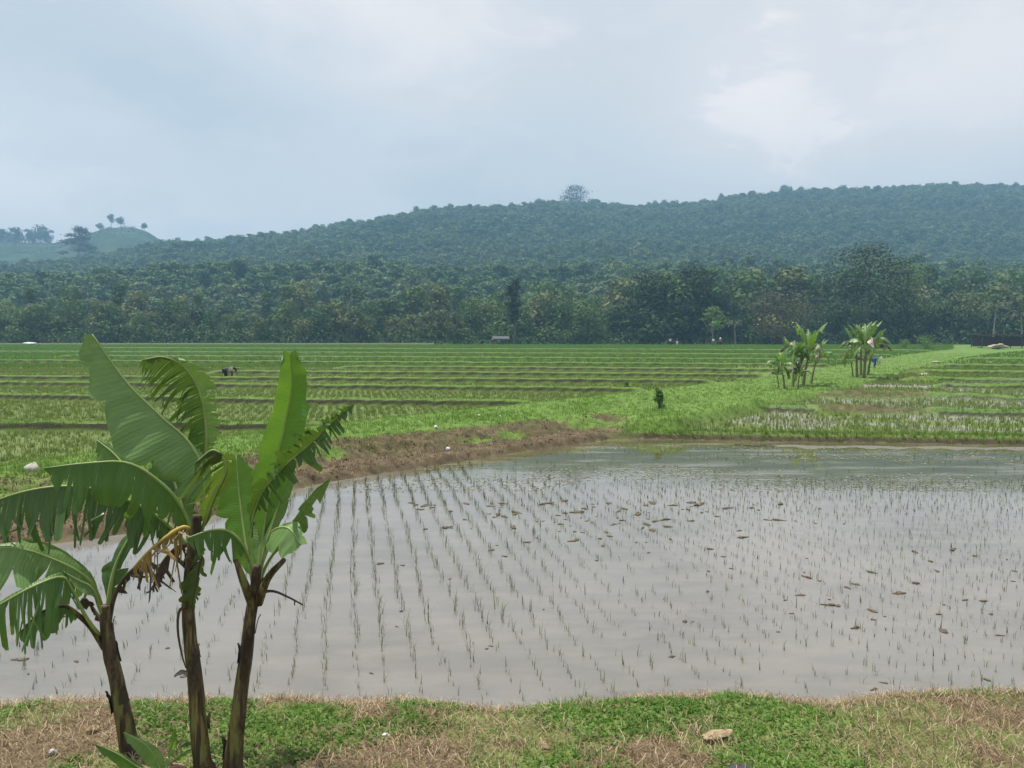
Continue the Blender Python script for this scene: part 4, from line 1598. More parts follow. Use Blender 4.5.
M_husk = new_mat('dry_husk')
t_ = NT(M_husk)
t_.base(t_.ramp(t_.noise(1, 5, .65, t_.obj((18, 60, 60))), [(.35, (.16, .11, .065)), (.55, (.36, .28, .18)), (.75, (.5, .42, .3))]), .9, .1)
bit('dry_husk', 717, 731, .3, husk(1), M_husk, 'pale dry plant husk lying on the near bank right of centre', 'husk', .25, .03)
bit('dry_husk', 545, 736, .3, husk(2), M_husk, 'split dry husk lying in brown straw below the water edge', 'husk', 2.0, .0).scale = (.6, .5, .7)
bit('stone', 738, 768, .25, lump('stone', .11, .06, .04, 31, .2), M_darkstone, 'dark stone at the bottom edge of the picture', 'stone', .2)
bit('stone', 94, 724, .3, lump('stone', .05, .03, .025, 32, .3), M_husk, 'tan stone on the straw left of the banana stems', 'stone', .2, .02)
bit('stone', 156, 749, .3, lump('stone', .06, .04, .03, 33, .3), plain('tan_stone', (.42, .33, .25), .9, .1), 'pinkish tan stone right behind the banana sucker', 'stone', .4, .02)
bit('stone', 176, 759, .3, lump('stone', .06, .035, .035, 34, .3), plain('brown_stone', (.36, .24, .17), .9, .1), 'brown stone between the sucker and the middle banana stem', 'stone', .1, .01)
bit('plastic_scrap', 385, 728, .3, lump('plastic_scrap', .028, .018, .012, 35, .5), M_plastic, 'white scrap of plastic in the weeds right of the banana plants', 'scrap', .4, .03)
bit('plastic_scrap', 53, 746, .3, lump('plastic_scrap', .03, .02, .014, 36, .5), M_plastic, 'white scrap of plastic on the straw at far left', 'scrap', .4, .02)
bit('plastic_scrap', 104, 744, .3, lump('plastic_scrap', .035, .02, .02, 37, .5), M_plastic, 'white scrap of plastic beside the left banana stem', 'scrap', 1.4, .02)
for i, (px, py, s_, lab) in enumerate(((448, 441, .06, 'white plastic bag scrap on the dug earth of the dike'), (436, 432, .045, 'small white scrap above the plastic bag scrap on the dike'), (479, 420, .04, 'white fleck in the grass at the top of the dike'), (500, 421, .035, 'second white fleck further right in the dike grass'), (598, 430, .035, 'white fleck near the corner of the dike'))):
    bit('plastic_scrap', px, py, .45, lump('plastic_scrap', s_, s_ * .7, s_ * .8, 40 + i, .5), M_plastic, lab, 'scrap', i, .04)
bit('stone', 33, 474, .5, lump('stone', .14, .11, .13, 51, .25), M_stone, 'grey boulder on the dike beside the big banana leaves', 'stone', .3, .05)
for i, (px, py, s_, lab) in enumerate(((925, 372, .35, 'pale pile of cut grass on the path right of the banana clump'), (896, 372, .25, 'small pale pile of cut grass left of the bigger one'), (936, 361, .35, 'pale pile of cut grass further up the path'))):
    bit('cut_grass_pile', px, py, .8, lump('cut_grass_pile', s_, s_ * .6, s_ * .3, 60 + i, .4), M_thatch, lab, 'grass pile', i, .06)


def shrub(px, py, z, h, w_, mat, label, seed, name='shrub'):
    p_ = on(px, py, z)
    t = make_tree('round', h, w_, mat, seed, 500, .10 * h + .02, None, name, .1)
    place(t, p_[0], p_[1], gz(p_[0], p_[1]))
    return tag(t, label, 'shrub')


shrub(660, 409, .55, .80, .42, M_tree_light, 'small green shrub standing alone on the grassy dike', 201)
shrub(626, 388, .5, .35, .4, M_tree_light, 'tiny green bush on the bund left of the lone shrub', 202)
shrub(925, 349, 1.0, 2.1, 3.6, M_tree_light, 'low pale green bush on the far path before the forest', 203)
shrub(905, 348, 1.0, 1.5, 2.2, M_tree_light, 'low bush left of the pale green bush on the far path', 204)
# ---------------------------------------------------------------- banana plants
def leaf_piece(base, mid, wa, wb, da, db_, seed, tears=(10, .5), hang=.25, droop=.25, slant=.18, t0=0.0, n=72, ripple=.03, ragged=.12, ns=8):
    """Blade vertices, faces and uv of one banana leaf: midrib points mid (world), half widths and blade directions along it."""
    r = random.Random(seed)
    M_ = catmull(mid, 121)
    T_ = np.gradient(M_, axis=0)
    T_ /= np.linalg.norm(T_, axis=1, keepdims=True) + 1e-9

    def lerp(tab, t):
        tab = np.array([(q[0], *np.ravel(q[1])) for q in tab], float)
        return np.array([np.interp(t, tab[:, 0], tab[:, j]) for j in range(1, tab.shape[1])])

    V_, F_, U_ = [], [], []
    nside = [0]
    for side, (wt, dt) in enumerate(((wa, da), (wb, db_))):
        nside[0] = len(F_) if side == 1 else 0
        cuts = [t0]
        cnt, depth = tears if not isinstance(tears[0], (tuple, list)) else tears[side]
        while cuts[-1] < 1:
            cuts.append(cuts[-1] + max(.004, r.expovariate(1.0) * .55 + .45) / cnt * (1 - t0))
        cuts[-1] = 1.0
        if len(cuts) > 2 and cuts[-1] - cuts[-2] < .3 / cnt:
            cuts.pop(-2)
        ph = r.uniform(0, 6)
        for i in range(len(cuts) - 1):
            c0, c1 = cuts[i], cuts[i + 1]
            m = max(3, int((c1 - c0) * n) + 2)
            sc = 1 - depth * r.uniform(.45, 1.15)
            sc = min(.92, max(.06, sc))
            ln = 1 - ragged * r.random() ** 2 * 2
            hv = np.array((r.gauss(0, 1), r.gauss(0, 1) * .8, r.gauss(-.45, .7))) * hang
            gap = r.uniform(.12, .42)
            tcn = (c0 + c1) / 2
            o_ = len(V_)
            for a in range(m):
                t = c0 + (c1 - c0) * a / (m - 1)
                W = lerp(wt, t)[0]
                d = lerp(dt, t)
                d = d / (np.linalg.norm(d) + 1e-9)
                for b in range(ns):
                    s = b / (ns - 1)
                    x = max(0, (s - sc) / (1 - sc))
                    te = tcn + (t - tcn) * (1 - gap * x ** 1.4)
                    k = min(119.999, te * 120)
                    k0 = int(k)
                    f = k - k0
                    q = M_[k0] * (1 - f) + M_[k0 + 1] * f
                    tg = T_[k0]
                    nm = np.cross(tg, d)
                    endr = 1 - .10 * abs((t - tcn) / max(1e-6, c1 - c0)) * x
                    p = q + W * ln * endr * (d * (s - .16 * droop * s * s) + np.array((0, 0, -1)) * droop * s * s) + tg * W * slant * s + hv * W * x ** 1.3
                    p = p + nm * W * ripple * math.sin(t * 46 + ph + s * 2) * s
                    V_.append(p - base)
                    U_.append((t, s if side == 0 else -s))
            for a in range(m - 1):
                for b in range(ns - 1):
                    F_.append((o_ + a * ns + b, o_ + (a + 1) * ns + b, o_ + (a + 1) * ns + b + 1, o_ + a * ns + b + 1))
    return V_, F_, U_, M_, nside[0]


def add_leaf(parent, base, mid, wa, wb, da, db_, mat, seed, rib=(.014, .003), rib_mat=None, name='leaf', label=None, mat2=None, **kw):
    V_, F_, U_, M_, n1 = leaf_piece(base, mid, wa, wb, da, db_, seed, **kw)
    me_ = mesh(name, V_, F_)
    uv = me_.uv_layers.new(name='leaf')
    li = np.empty(len(me_.loops), np.int32)
    me_.loops.foreach_get('vertex_index', li)
    uv.data.foreach_set('uv', np.array(U_, np.float32)[li].ravel())
    o = link(name, me_, parent, mat)
    if mat2:
        me_.materials.append(mat2)
        me_.polygons.foreach_set('material_index', np.where(np.arange(len(me_.polygons)) >= n1, 1, 0).astype(np.int32))
    if label:
        o['label'] = label
    Q = M_[::5] - base
    rb = mesh('midrib', *tube(Q, np.linspace(rib[0], rib[1], len(Q)) , 7))
    link('midrib', rb, o, rib_mat or M_rib)
    return o


PXM = 5.5 / F                                     # metres per pixel at the plants


def W_(tab):
    return [(t, w_ * PXM) for t, w_ in tab]


def pts(*a):
    return [at(x, y, Y) for x, y, Y in a]


def const(*v):
    return [(0, v), (1, v)]


def stem(parent, base, P, rad, seed, label=None):
    r = random.Random(seed)
    Q = catmull(P, 40)
    rr = np.interp(np.linspace(0, 1, 40), np.linspace(0, 1, len(rad)), rad)
    T = np.gradient(Q, axis=0)
    T /= np.linalg.norm(T, axis=1, keepdims=True)
    V_, F_ = [], []
    nn = 22
    ph = [r.uniform(0, 6) for _ in range(4)]
    for k in range(40):
        a = np.cross(T[k], (0.2, .97, 0))
        a /= np.linalg.norm(a)
        b = np.cross(T[k], a)
        for j in range(nn):
            an = 6.28318 * j / nn
            tw = k * .035
            w = 1 + .07 * math.sin(3 * (an + tw) + ph[0]) + .05 * math.sin(5 * (an - tw * 1.6) + ph[1]) + .05 * math.sin(k * .5 + ph[2] + an) + .02 * r.random()
            step = .06 * (((k * .11 + an / 6.28 + ph[3]) % 1.0))
            V_.append(Q[k] - base + (a * math.cos(an) + b * math.sin(an)) * rr[k] * (w - step))
    for k in range(39):
        for j in range(nn):
            F_.append((k * nn + j, k * nn + (j + 1) % nn, (k + 1) * nn + (j + 1) % nn, (k + 1) * nn + j))
    F_.append(tuple(range(39 * nn, 40 * nn)))
    o = link('stem', mesh('stem', V_, F_), parent, M_stem)
    # dry leaf sheaths peeling from it
    for q in range(5):
        k = r.randint(4, 30)
        an = r.uniform(2.6, 6.8)
        a = np.cross(T[k], (0.2, .97, 0))
        a /= np.linalg.norm(a)
        b = np.cross(T[k], a)
        dr = a * math.cos(an) + b * math.sin(an)
        sd = np.cross(T[k], dr)
        h = r.uniform(.10, .26)
        VV, FF = [], []
        for i in range(8):
            s = i / 7
            c_ = Q[k] - base + dr * rr[k] * (1.0 + .55 * s ** 2 * r.uniform(.7, 1.2)) + T[k] * h * s * (1 - .35 * s)
            wd = rr[k] * (.75 - .55 * s)
            VV += [c_ - sd * wd, c_ + dr * rr[k] * .15, c_ + sd * wd]
        for i in range(7):
            FF += [(3 * i, 3 * i + 1, 3 * i + 4, 3 * i + 3), (3 * i + 1, 3 * i + 2, 3 * i + 5, 3 * i + 4)]
        link('dry_sheath', mesh('dry_sheath', VV, FF), o, M_sheath)
    return o


M_sheath = bark_mat('dry_sheath', (.04, .028, .018), (.12, .085, .05))
DN = (0, -.05, -1)

# ---- middle plant
bM = on(205, 776, .27)
bM[2] = gz(bM[0], bM[1]) - .03
yM = float(bM[1])
pm = empty('banana_plant', tuple(bM))
tag(pm, 'middle banana plant with the tallest leaf and a straight brown stem on the near bank', 'banana plant', None)
stem(pm, bM, [bM] + pts((197, 705, yM), (190, 640, yM), (188, 595, yM), (193, 548, yM), (197, 515, yM)), [.064, .052, .043, .039, .035, .030], 1)
# tall blade leaning to the upper left
add_leaf(pm, bM, pts((196, 540, 5.42), (204, 480, 5.46), (190, 444, 5.42), (160, 416, 5.35), (126, 382, 5.28), (92, 334, 5.22)),
         W_([(0, 0), (.12, 2), (.22, 32), (.38, 54), (.55, 54), (.7, 40), (.85, 26), (.95, 18), (1, 10)]), W_([(0, 0), (.12, 1), (.25, 26), (.4, 34), (.55, 24), (.62, 10), (.8, 4), (1, 1)]),
         [(0, (-.3, -.6, -.8)), (.4, (-.58, -.74, -.48)), (.7, (-.70, -.70, -.28)), (1, (-.78, -.6, -.2))], [(0, (.2, .5, -.5)), (.5, (.15, .9, -.55)), (1, (.4, .9, .2))], M_leaf_light, 11,
         tears=((5, .28), (7, .7)), hang=.07, droop=.06, slant=.10, ripple=.035, ragged=.05, t0=.12)
# shaded blade standing behind it
add_leaf(pm, bM, pts((192, 545, 5.55), (180, 500, 5.65), (166, 458, 5.72), (152, 425, 5.76)), W_([(0, 0), (.15, 8), (.45, 34), (.75, 30), (1, 4)]), W_([(0, 0), (.15, 8), (.45, 30), (.75, 26), (1, 4)]),
         const(-.8, .3, -.35), const(.75, .25, .2), M_leaf_dark, 12, tears=(5, .3), hang=.1, droop=.1, t0=.1)
add_leaf(pm, bM, pts((185, 545, 5.7), (150, 500, 5.8), (118, 458, 5.9), (97, 440, 5.95)), W_([(0, 0), (.3, 8), (.6, 20), (.85, 14), (1, 2)]), W_([(0, 0), (.3, 6), (.6, 12), (1, 2)]),
         const(-.5, -.2, -.85), const(.5, .3, .6), M_leaf, 13, tears=(5, .3), hang=.1, t0=.2)
# combed, wind shredded leaf; sunlit right half put in as a paler colour
add_leaf(pm, bM, pts((198, 535, 5.60), (205, 470, 5.66), (206, 425, 5.66), (199, 390, 5.62), (183, 366, 5.55), (163, 357, 5.48), (142, 360, 5.42)),
         W_([(0, 0), (.2, 2), (.3, 30), (.5, 46), (.68, 44), (.8, 30), (.92, 14), (1, 5)]), W_([(0, 0), (.2, 2), (.3, 14), (.5, 22), (.7, 22), (.85, 14), (1, 5)]),
         [(0, (-.9, -.1, -.4)), (.6, (-.75, .1, -.65)), (1, (-.3, .3, -.9))], [(0, (.95, .3, -.1)), (.6, (.9, .25, .2)), (1, (.6, .75, .1))], M_leaf_dark, 14, mat2=M_leaf_light,
         tears=((46, .72), (40, .95)), hang=.12, droop=.30, slant=.30, ragged=.22, t0=.22, n=160)
# two long leaves arching to the left, blades hanging like curtains
add_leaf(pm, bM, pts((196, 545, 5.35), (182, 508, 5.24), (160, 482, 5.14), (128, 463, 5.04), (88, 463, 4.95), (44, 468, 4.88)),
         W_([(0, 0), (.15, 14), (.3, 40), (.5, 56), (.7, 50), (.85, 36), (.93, 16), (1, 3)]), W_([(0, 0), (.15, 2), (.3, 18), (.5, 24), (.7, 18), (.9, 9), (1, 2)]),
         [(0, (-.4, -.3, -.75)), (.5, (-.05, -.16, -1)), (1, (0, -.15, -1))], [(0, (.2, .5, -.3)), (.5, (.0, .95, -.35)), (1, (0, .9, -.3))], M_leaf, 15,
         tears=((24, .62), (8, .4)), hang=.10, droop=.12, slant=.10, ragged=.2, t0=.1)
add_leaf(pm, bM, pts((194, 552, 5.5), (165, 522, 5.44), (128, 500, 5.36), (84, 487, 5.28), (42, 488, 5.2), (0, 499, 5.12), (-45, 522, 5.05)),
         W_([(0, 0), (.1, 10), (.25, 40), (.4, 46), (.6, 48), (.8, 42), (.95, 24), (1, 5)]), W_([(0, 0), (.2, 8), (.4, 16), (.7, 16), (1, 3)]),
         [(0, (-.2, -.2, -1)), (.5, (0, -.2, -1)), (1, (-.05, -.2, -1))], [(0, (.1, .9, -.2)), (1, (.05, .95, -.3))], M_leaf_dark, 16,
         tears=((52, .5), (8, .4)), hang=.14, droop=.1, slant=.08, ragged=.28, t0=.06, n=120)
# ageing leaf hanging in the middle
add_leaf(pm, bM, pts((196, 548, 5.25), (212, 500, 5.14), (226, 468, 5.08), (214, 450, 5.03), (196, 462, 5.0)),
         W_([(0, 0), (.15, 8), (.35, 34), (.6, 44), (.85, 30), (1, 6)]), W_([(0, 0), (.2, 5), (.5, 12), (.8, 12), (1, 3)]), [(0, (-.85, -.2, -.35)), (.5, (-.8, -.2, -.65)), (1, (-.4, -.2, -1))], const(.75, .2, -.35), M_leaf_old, 17,
         tears=((18, .7), (6, .5)), hang=.2, droop=.25, ragged=.35, t0=.1)
# yellowed drying leaf to the left
add_leaf(pm, bM, pts((194, 535, 5.2), (184, 527, 5.12), (166, 537, 5.05), (148, 552, 4.99), (133, 568, 4.95)), W_([(0, 0), (.15, 18), (.4, 32), (.7, 20), (1, 6)]), W_([(0, 0), (.3, 3), (1, 1)]),
         [(0, (.1, 0, -1)), (1, (.2, 0, -1))], const(-.5, -.2, .8), M_leaf_dry, 18, rib=(.016, .005), rib_mat=M_rib_dry, tears=((26, .9), (5, .4)), hang=.35, droop=.3, ragged=.5, t0=.08, label='yellow and brown dried leaf')
add_leaf(pm, bM, pts((190, 545, 5.3), (176, 548, 5.2), (160, 566, 5.14), (152, 590, 5.12)), W_([(0, 0), (.3, 12), (.6, 14), (1, 3)]), W_([(0, 0), (.3, 10), (.6, 12), (1, 3)]),
         const(-.6, -.2, -.7), const(.75, -.1, -.7), M_leaf_dead, 19, rib_mat=M_rib_brown, tears=(14, .85), hang=.5, droop=.4, ragged=.5, label='dark dead leaf hanging in shreds')
# ragged leaf hanging against the stem
add_leaf(pm, bM, pts((196, 540, 5.25), (202, 548, 5.15), (198, 575, 5.12), (192, 607, 5.12)), W_([(0, 0), (.2, 14), (.5, 26), (.8, 18), (1, 6)]), W_([(0, 0), (.2, 5), (.6, 9), (1, 4)]),
         const(-.95, -.3, -.35), const(.7, -.4, -.2), M_leaf_old, 20, rib_mat=M_rib_brown, tears=(12, .55), hang=.22, droop=.25, ragged=.45)
link('dry_sheath', mesh('dry_sheath', *tube(np.array([p - bM for p in catmull(pts((186, 606, yM - .05), (179, 612, yM - .08), (178, 632, yM - .07), (182, 655, yM - .06), (186, 668, yM - .05)), 12)]), np.linspace(.012, .004, 12), 5)), pm, M_sheath)
add_leaf(pm, bM, pts((188, 672, yM - .06), (181, 671, yM - .1), (174, 676, yM - .12)), W_([(0, 2), (.5, 4), (1, 1)]), W_([(0, 1), (.5, 2), (1, 1)]), const(0, -.3, -1), const(0, .3, 1), plain('grey_dry_leaf', (.20, .19, .17), .8, .2), 21, rib=(.003, .001), rib_mat=M_rib_brown, tears=(2, .2), name='dry_scale')

# ---- right plant
bR = on(233, 773, .27)
bR[2] = gz(bR[0], bR[1]) - .03
yR = float(bR[1])
pr = empty('banana_plant', tuple(bR))
tag(pr, 'right hand banana plant with a rolled bright upright leaf and slanting dark stem', 'banana plant')
stem(pr, bR, [bR] + pts((236, 735, yR), (243, 680, yR), (249, 630, yR), (254, 592, yR), (257, 565, yR)), [.074, .053, .044, .040, .036, .026], 2)
# rolled upright leaf, light through it
add_leaf(pr, bR, pts((257, 590, 5.45), (262, 540, 5.50), (272, 480, 5.56), (285, 425, 5.60), (292, 385, 5.60), (290, 353, 5.58)),
         W_([(0, 0), (.2, 3), (.3, 17), (.5, 23), (.65, 20), (.8, 17), (.93, 13), (1, 8)]), W_([(0, 0), (.2, 2), (.3, 14), (.5, 26), (.65, 29), (.8, 26), (.93, 18), (1, 10)]),
         [(0, (-.9, -.3, .2)), (.6, (-.75, -.65, .15)), (1, (-.7, -.5, .2))], [(0, (.9, -.3, 0)), (.6, (.85, -.6, .0)), (1, (.7, -.5, .2))], M_leaf_young, 31, tears=((3, .2), (2, .1)), hang=.06, droop=.0, slant=.18, ragged=.06, t0=.18)
# broad pale blade below it, seen from the back
add_leaf(pr, bR, pts((256, 590, 5.5), (266, 545, 5.6), (280, 500, 5.68), (288, 462, 5.72)), W_([(0, 0), (.2, 6), (.5, 24), (.8, 26), (1, 6)]), W_([(0, 0), (.2, 4), (.5, 12), (.8, 12), (1, 4)]),
         const(-.9, .1, .2), const(.8, .2, .3), M_leaf_light, 32, tears=(3, .2), hang=.06, droop=.05, t0=.15)
add_leaf(pr, bR, pts((254, 590, 5.5), (246, 545, 5.62), (240, 500, 5.72), (236, 455, 5.78)), W_([(0, 0), (.2, 8), (.5, 26), (.8, 20), (1, 5)]), W_([(0, 0), (.2, 8), (.5, 26), (.8, 24), (1, 5)]),
         const(-.85, .1, -.2), const(.85, .2, .1), M_leaf_young, 33, tears=(4, .35), hang=.1, droop=.1, t0=.12)
# long narrow wind-torn leaf to the upper right
add_leaf(pr, bR, pts((254, 590, 5.4), (250, 545, 5.3), (258, 500, 5.22), (282, 468, 5.16), (312, 442, 5.1), (334, 420, 5.06), (354, 403, 5.02)),
         W_([(0, 0), (.25, 6), (.4, 22), (.55, 26), (.75, 18), (.9, 8), (1, 2)]), W_([(0, 0), (.25, 5), (.4, 18), (.6, 20), (.8, 14), (.93, 7), (1, 2)]),
         [(0, (-.6, -.1, -.5)), (.5, (-.45, -.65, .45)), (1, (-.4, -.4, .5))], [(0, (.5, -.3, -.3)), (.5, (.35, -.35, -.95)), (1, (.3, -.3, -.8))], M_leaf_dark, 34,
         tears=((34, .8), (40, .88)), hang=.22, droop=.25, slant=.38, ragged=.35, t0=.2, n=100)
# narrow folded leaf to the right
add_leaf(pr, bR, pts((258, 585, 5.35), (268, 562, 5.26), (284, 540, 5.18), (306, 513, 5.1), (331, 478, 5.03)), W_([(0, 0), (.3, 2), (.5, 12), (.75, 15), (.92, 9), (1, 1)]), W_([(0, 0), (.3, 2), (.5, 10), (.75, 12), (1, 1)]),
         const(-.6, -.75, .35), const(.45, -.35, -.9), M_leaf_light, 35, tears=((5, .3), (14, .85)), hang=.25, droop=.15, slant=.3, ragged=.5, t0=.25)
# broad pale blade bending over to the right
add_leaf(pr, bR, pts((257, 592, 5.3), (264, 555, 5.16), (272, 532, 5.05), (288, 528, 4.96), (301, 545, 4.90)), W_([(0, 0), (.3, 3), (.5, 20), (.75, 27), (.92, 24), (1, 12)]), W_([(0, 0), (.3, 3), (.5, 14), (.75, 12), (1, 7)]),
         [(0, (-.5, .1, -.8)), (.6, (-.45, -.35, -.75)), (1, (-.75, -.3, -.55))], [(0, (.4, .6, .3)), (.6, (.5, .8, .35)), (1, (.7, .6, .2))], M_leaf_light, 36, tears=((5, .4), (3, .2)), hang=.1, droop=.06, ragged=.1, t0=.3)
# shredded leaf drooping to the left
add_leaf(pr, bR, pts((254, 592, 5.3), (248, 555, 5.2), (232, 533, 5.1), (212, 530, 5.02), (187, 538, 4.95)), W_([(0, 0), (.25, 8), (.45, 34), (.7, 34), (.9, 24), (1, 8)]), W_([(0, 0), (.25, 4), (.5, 10), (.8, 9), (1, 4)]),
         [(0, (-.2, -.1, -1)), (1, (.15, -.1, -1))], const(-.1, .9, -.1), M_leaf, 37, tears=((13, .8), (6, .4)), hang=.16, droop=.1, slant=.05, ragged=.3, t0=.15)
# leaf stalks
for a in (((253, 605, yR), (243, 580, yR - .1), (236, 560, yR - .12)), ((258, 603, yR), (268, 578, yR - .08), (284, 560, yR - .2))):
    Q = np.array([p - bR for p in catmull(pts(*a), 10)])
    link('leaf_stalk', mesh('leaf_stalk', *tube(Q, np.linspace(.034, .016, 10), 8)), pr, M_stem)
Q = np.array([p - bR for p in catmull(pts((256, 594, yR), (272, 591, yR - .05), (288, 597, yR - .1), (303, 605, yR - .12)), 12)])
link('dry_stalk', mesh('dry_stalk', *join([tube(Q, np.linspace(.012, .005, 12), 6), tube([Q[9], Q[9] + np.array((.0, -.01, -.03))], [.007, .003], 5)])), pr, M_sheath)
Q = [bR + np.array((-.10, -.02, -.02)), bR + np.array((-.13, -.05, .14)), bR + np.array((-.15, -.05, .22))]
link('dry_sheath', mesh('dry_sheath', *tube([q - bR for q in Q], [.035, .03, .006], 6)), pr, M_sheath)

# ---- left plant
bL = on(130, 752, .27)
bL[2] = gz(bL[0], bL[1]) - .03
yL = float(bL[1])
pl_ = empty('banana_plant', tuple(bL))
tag(pl_, 'left banana plant with short brown stem and broad leaves drooping to the picture edge', 'banana plant')
stem(pl_, bL, [bL] + pts((124, 722, yL), (117, 685, yL), (110, 650, yL), (106, 625, yL), (106, 605, yL)), [.068, .060, .050, .045, .040, .030], 3)
add_leaf(pl_, bL, pts((107, 628, 5.6), (97, 592, 5.48), (80, 573, 5.36), (50, 558, 5.24), (14, 548, 5.12), (-40, 552, 5.0)),
         W_([(0, 0), (.2, 4), (.35, 22), (.55, 40), (.8, 42), (1, 10)]), W_([(0, 0), (.2, 3), (.35, 13), (.6, 22), (.85, 20), (1, 6)]),
         [(0, (-.2, -.2, -1)), (.5, (0, -.6, -.9)), (1, (0, -.7, -.8))], [(0, (.2, .8, .3)), (.5, (.1, .85, .55)), (1, (0, .9, .5))], M_leaf_light, 51, tears=((14, .6), (4, .2)), hang=.13, droop=.2, slant=.12, ragged=.2, t0=.2)
add_leaf(pl_, bL, pts((104, 640, 5.5), (88, 620, 5.32), (72, 590, 5.18), (62, 577, 5.1), (36, 585, 4.98), (4, 602, 4.88), (-30, 622, 4.8)),
         W_([(0, 0), (.3, 4), (.45, 30), (.6, 48), (.8, 46), (1, 10)]), W_([(0, 0), (.35, 3), (.5, 14), (.8, 14), (1, 4)]),
         [(0, (.2, -.2, -1)), (.5, (.22, -.2, -1)), (1, (.1, -.2, -1))], [(0, (-.2, .6, .3)), (1, (-.2, .7, .5))], M_leaf, 52, tears=((30, .82), (5, .3)), hang=.13, droop=.12, slant=.1, ragged=.35, t0=.3, n=100)
add_leaf(pl_, bL, pts((105, 648, 5.5), (92, 628, 5.4), (78, 615, 5.28), (64, 606, 5.2), (42, 612, 5.1), (20, 632, 5.04)), W_([(0, 0), (.4, 3), (.6, 20), (.85, 22), (1, 5)]), W_([(0, 0), (.4, 3), (.6, 16), (.85, 15), (1, 4)]),
         const(.1, -.2, -1), const(-.2, .5, -.5), M_leaf, 53, rib=(.026, .003), rib_mat=M_stem, tears=(12, .75), hang=.2, droop=.2, ragged=.3, t0=.4)
add_leaf(pl_, bL, pts((107, 625, 5.6), (110, 592, 5.6), (116, 565, 5.62), (128, 540, 5.66), (138, 526, 5.7)), W_([(0, 0), (.2, 4), (.4, 14), (.7, 20), (.9, 14), (1, 8)]), W_([(0, 0), (.2, 3), (.4, 12), (.7, 17), (.9, 14), (1, 9)]),
         const(-.8, .2, -.2), const(.8, -.05, .2), M_leaf_dark, 54, rib=(.022, .004), tears=(5, .4), hang=.2, droop=.12, ragged=.2, t0=.15)
add_leaf(pl_, bL, pts((108, 628, 5.55), (114, 598, 5.5), (126, 576, 5.45), (145, 562, 5.4), (158, 566, 5.36)), W_([(0, 0), (.3, 3), (.5, 18), (.8, 28), (1, 10)]), W_([(0, 0), (.3, 2), (.5, 10), (1, 3)]),
         const(.05, -.2, -1), const(-.3, .8, .2), M_leaf_dead, 55, rib=(.02, .004), rib_mat=M_rib_brown, tears=((16, .8), (4, .4)), hang=.4, droop=.2, ragged=.5, t0=.3, label='dead brown leaf with torn edge')
add_leaf(pl_, bL, pts((106, 625, 5.5), (98, 604, 5.4), (92, 588, 5.32), (78, 580, 5.26), (64, 572, 5.22)), W_([(0, 0), (.3, 3), (.55, 9), (.85, 7), (1, 1)]), W_([(0, 0), (.3, 3), (.55, 8), (1, 1)]),
         const(.2, -.4, -.8), const(-.3, .6, -.2), M_leaf_light, 56, tears=(2, .2), hang=.1, droop=.1, t0=.2)
add_leaf(pl_, bL, pts((104, 625, 5.6), (92, 607, 5.62), (84, 598, 5.6), (78, 606, 5.58)), W_([(0, 0), (.3, 7), (.7, 10), (1, 3)]), W_([(0, 0), (.3, 7), (.7, 9), (1, 3)]),
         const(-.3, -.1, -.9), const(.7, .2, -.4), M_leaf_dead, 57, rib_mat=M_rib_brown, tears=(7, .8), hang=.5, droop=.3, ragged=.4, label='curled dead leaf')

# ---- suckers at the foot
def sucker(label, base, leaves, seed):
    t = empty('banana_sucker', tuple(base))
    tag(t, label, 'banana sucker')
    V0 = base + np.array((0, 0, -.05))
    link('stem', mesh('stem', *tube([V0 - base, np.array((0, 0, .09))], [.03, .018], 8)), t, M_rib)
    for i, (P, wd, m_) in enumerate(leaves):
        add_leaf(t, base, [base + np.array((0, 0, .03))] + pts(*P), W_([(0, 0), (.2, wd * .5), (.5, wd), (.8, wd * .8), (1, 1)]), W_([(0, 0), (.2, wd * .5), (.5, wd), (.8, wd * .8), (1, 1)]),
                 const(-.55, -.3, -.6), const(.65, .4, -.3), m_, seed + i, rib=(.008, .002), tears=(2, .15), hang=.05, droop=.1, ripple=.02, t0=.05)
    return t


bs = on(163, 776, .27)
bs[2] = gz(bs[0], bs[1])
ys_ = float(bs[1])
sucker('young banana sucker with a broad pale leaf between the left and middle stems', bs, [(((157, 762, ys_), (146, 745, ys_ - .04), (124, 732, ys_ - .08)), 11, M_leaf_light), (((140, 768, ys_ - .05), (118, 754, ys_ - .1), (95, 744, ys_ - .14)), 8, M_leaf)], 71)
bs = on(168, 764, .27)
bs[2] = gz(bs[0], bs[1])
ys_ = float(bs[1])
sucker('second tiny banana sucker with narrow upright leaves beside the middle stem', bs, [(((170, 750, ys_), (173, 740, ys_), (174, 728, ys_)), 4, M_leaf_young), (((178, 757, ys_), (187, 750, ys_), (195, 748, ys_)), 5, M_leaf)], 75)


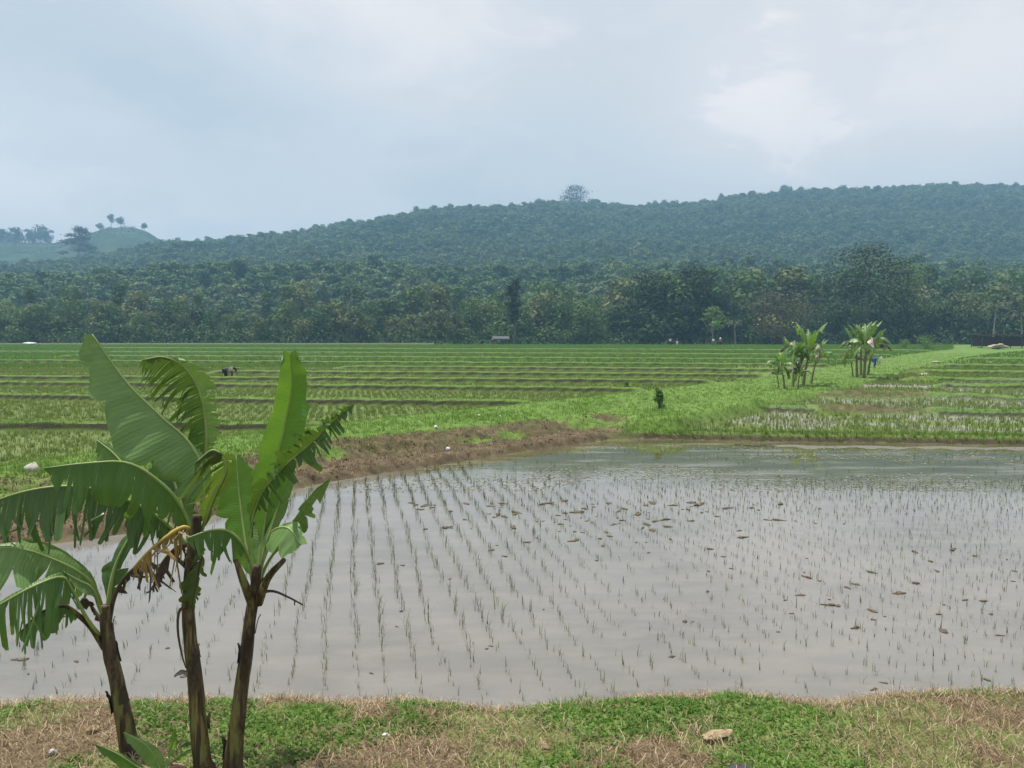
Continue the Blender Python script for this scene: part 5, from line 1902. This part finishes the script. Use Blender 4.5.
# ---- banana clumps in the middle distance
def far_banana(loc, h, seed, label, nl=8, lean=(0, 0)):
    r = random.Random(seed)
    loc = np.array(loc, float)
    t = empty('banana_plant', tuple(loc))
    tag(t, label, 'banana plant', None)
    top = loc + np.array((lean[0], lean[1], h * .52))
    Q = catmull([loc + np.array((0, 0, -.1)), (loc + top) / 2 + np.array((lean[0] * -.1, 0, 0)), top], 10) - loc
    link('stem', mesh('stem', *tube(Q, np.linspace(h * .028, h * .016, 10), 10)), t, M_stem_pale)
    nl = int(nl * 1.5)
    for k in range(nl):
        a = k * 2.39996 + r.uniform(-.4, .4)
        el = 1.25 - 1.35 * k / nl + r.uniform(-.15, .15)
        d = np.array((math.cos(a), math.sin(a), 0))
        ln = h * r.uniform(.44, .60)
        if el > .75:
            P = [top - UP * .15, top + d * ln * .12 + UP * ln * .38, top + d * ln * .26 + UP * ln * .72, top + d * ln * .5 + UP * ln * .95]
        elif el > .1:
            P = [top - UP * .15, top + d * ln * .25 + UP * ln * .30, top + d * ln * .58 + UP * ln * .36, top + d * ln * .86 + UP * ln * .06]
        else:
            P = [top - UP * .15, top + d * ln * .20 + UP * ln * .10, top + d * ln * .42 - UP * ln * .16, top + d * ln * .46 - UP * ln * .62]
        sd = np.cross(d, UP)
        wd = h * r.uniform(.075, .10)
        old = k > nl - 5 and r.random() < .7
        add_leaf(t, loc, P, [(0, 0), (.2, wd * .1), (.4, wd), (.75, wd * .9), (1, wd * .1)], [(0, 0), (.2, wd * .1), (.4, wd), (.75, wd * .9), (1, wd * .1)],
                 const(*(sd + np.array((0, 0, -.55)))), const(*(-sd + np.array((0, 0, -.55)))), (r.choice([M_leaf_old, M_leaf_old, M_leaf_dead])) if old else (M_leaf_young if k < 2 else r.choice([M_leaf, M_leaf_light, M_leaf_light, M_leaf_young])), seed * 20 + k,
                 rib=(h * .008, h * .002), tears=(7, .5), hang=.2, droop=.35, ragged=.2, t0=.18, n=26, ns=5)
    return t


def far_spot(px, py, z):
    p_ = on(px, py, z)
    p_[2] = gz(p_[0], p_[1])
    return p_


for i, (px, py, hpx, lean, lab, nl) in enumerate((
        (785, 388, 42, (-.2, 0), 'short fresh green banana plant, leftmost of the clump on the dike', 7),
        (793, 386, 50, (.1, .2), 'mid sized banana plant second from left in the clump on the dike', 8),
        (803, 385, 64, (.25, 0), 'tallest banana plant of the left clump, with pale drooping leaves', 9),
        (811, 383, 47, (.3, .1), 'ragged banana plant at the right of the left clump', 7),
        (857, 375, 56, (-.1, 0), 'left stem of the pair of banana plants further up the path', 5),
        (864, 376, 60, (.1, 0), 'tall banana plant with upright bright leaf in the pair up the path', 7),
        (868, 373, 48, (.35, .2), 'drooping banana plant at the right back of the pair up the path', 5),
        (779, 387, 24, (-.1, 0), 'small banana offshoot left of the clump, leaves close to the ground', 5),
        (798, 388, 28, (.05, 0), 'low banana offshoot in front of the tallest plant of the clump', 5),
        (853, 374, 30, (-.15, 0), 'low banana offshoot at the left foot of the pair up the path', 5),
        (861, 373, 54, (.0, .1), 'inner banana stem between the pair up the path', 4))):
    b0 = far_spot(px, py, .62 if px < 830 else .72)
    far_banana(b0, hpx * .92 * float(b0[1]) / F, 7 + i, lab, nl, lean)
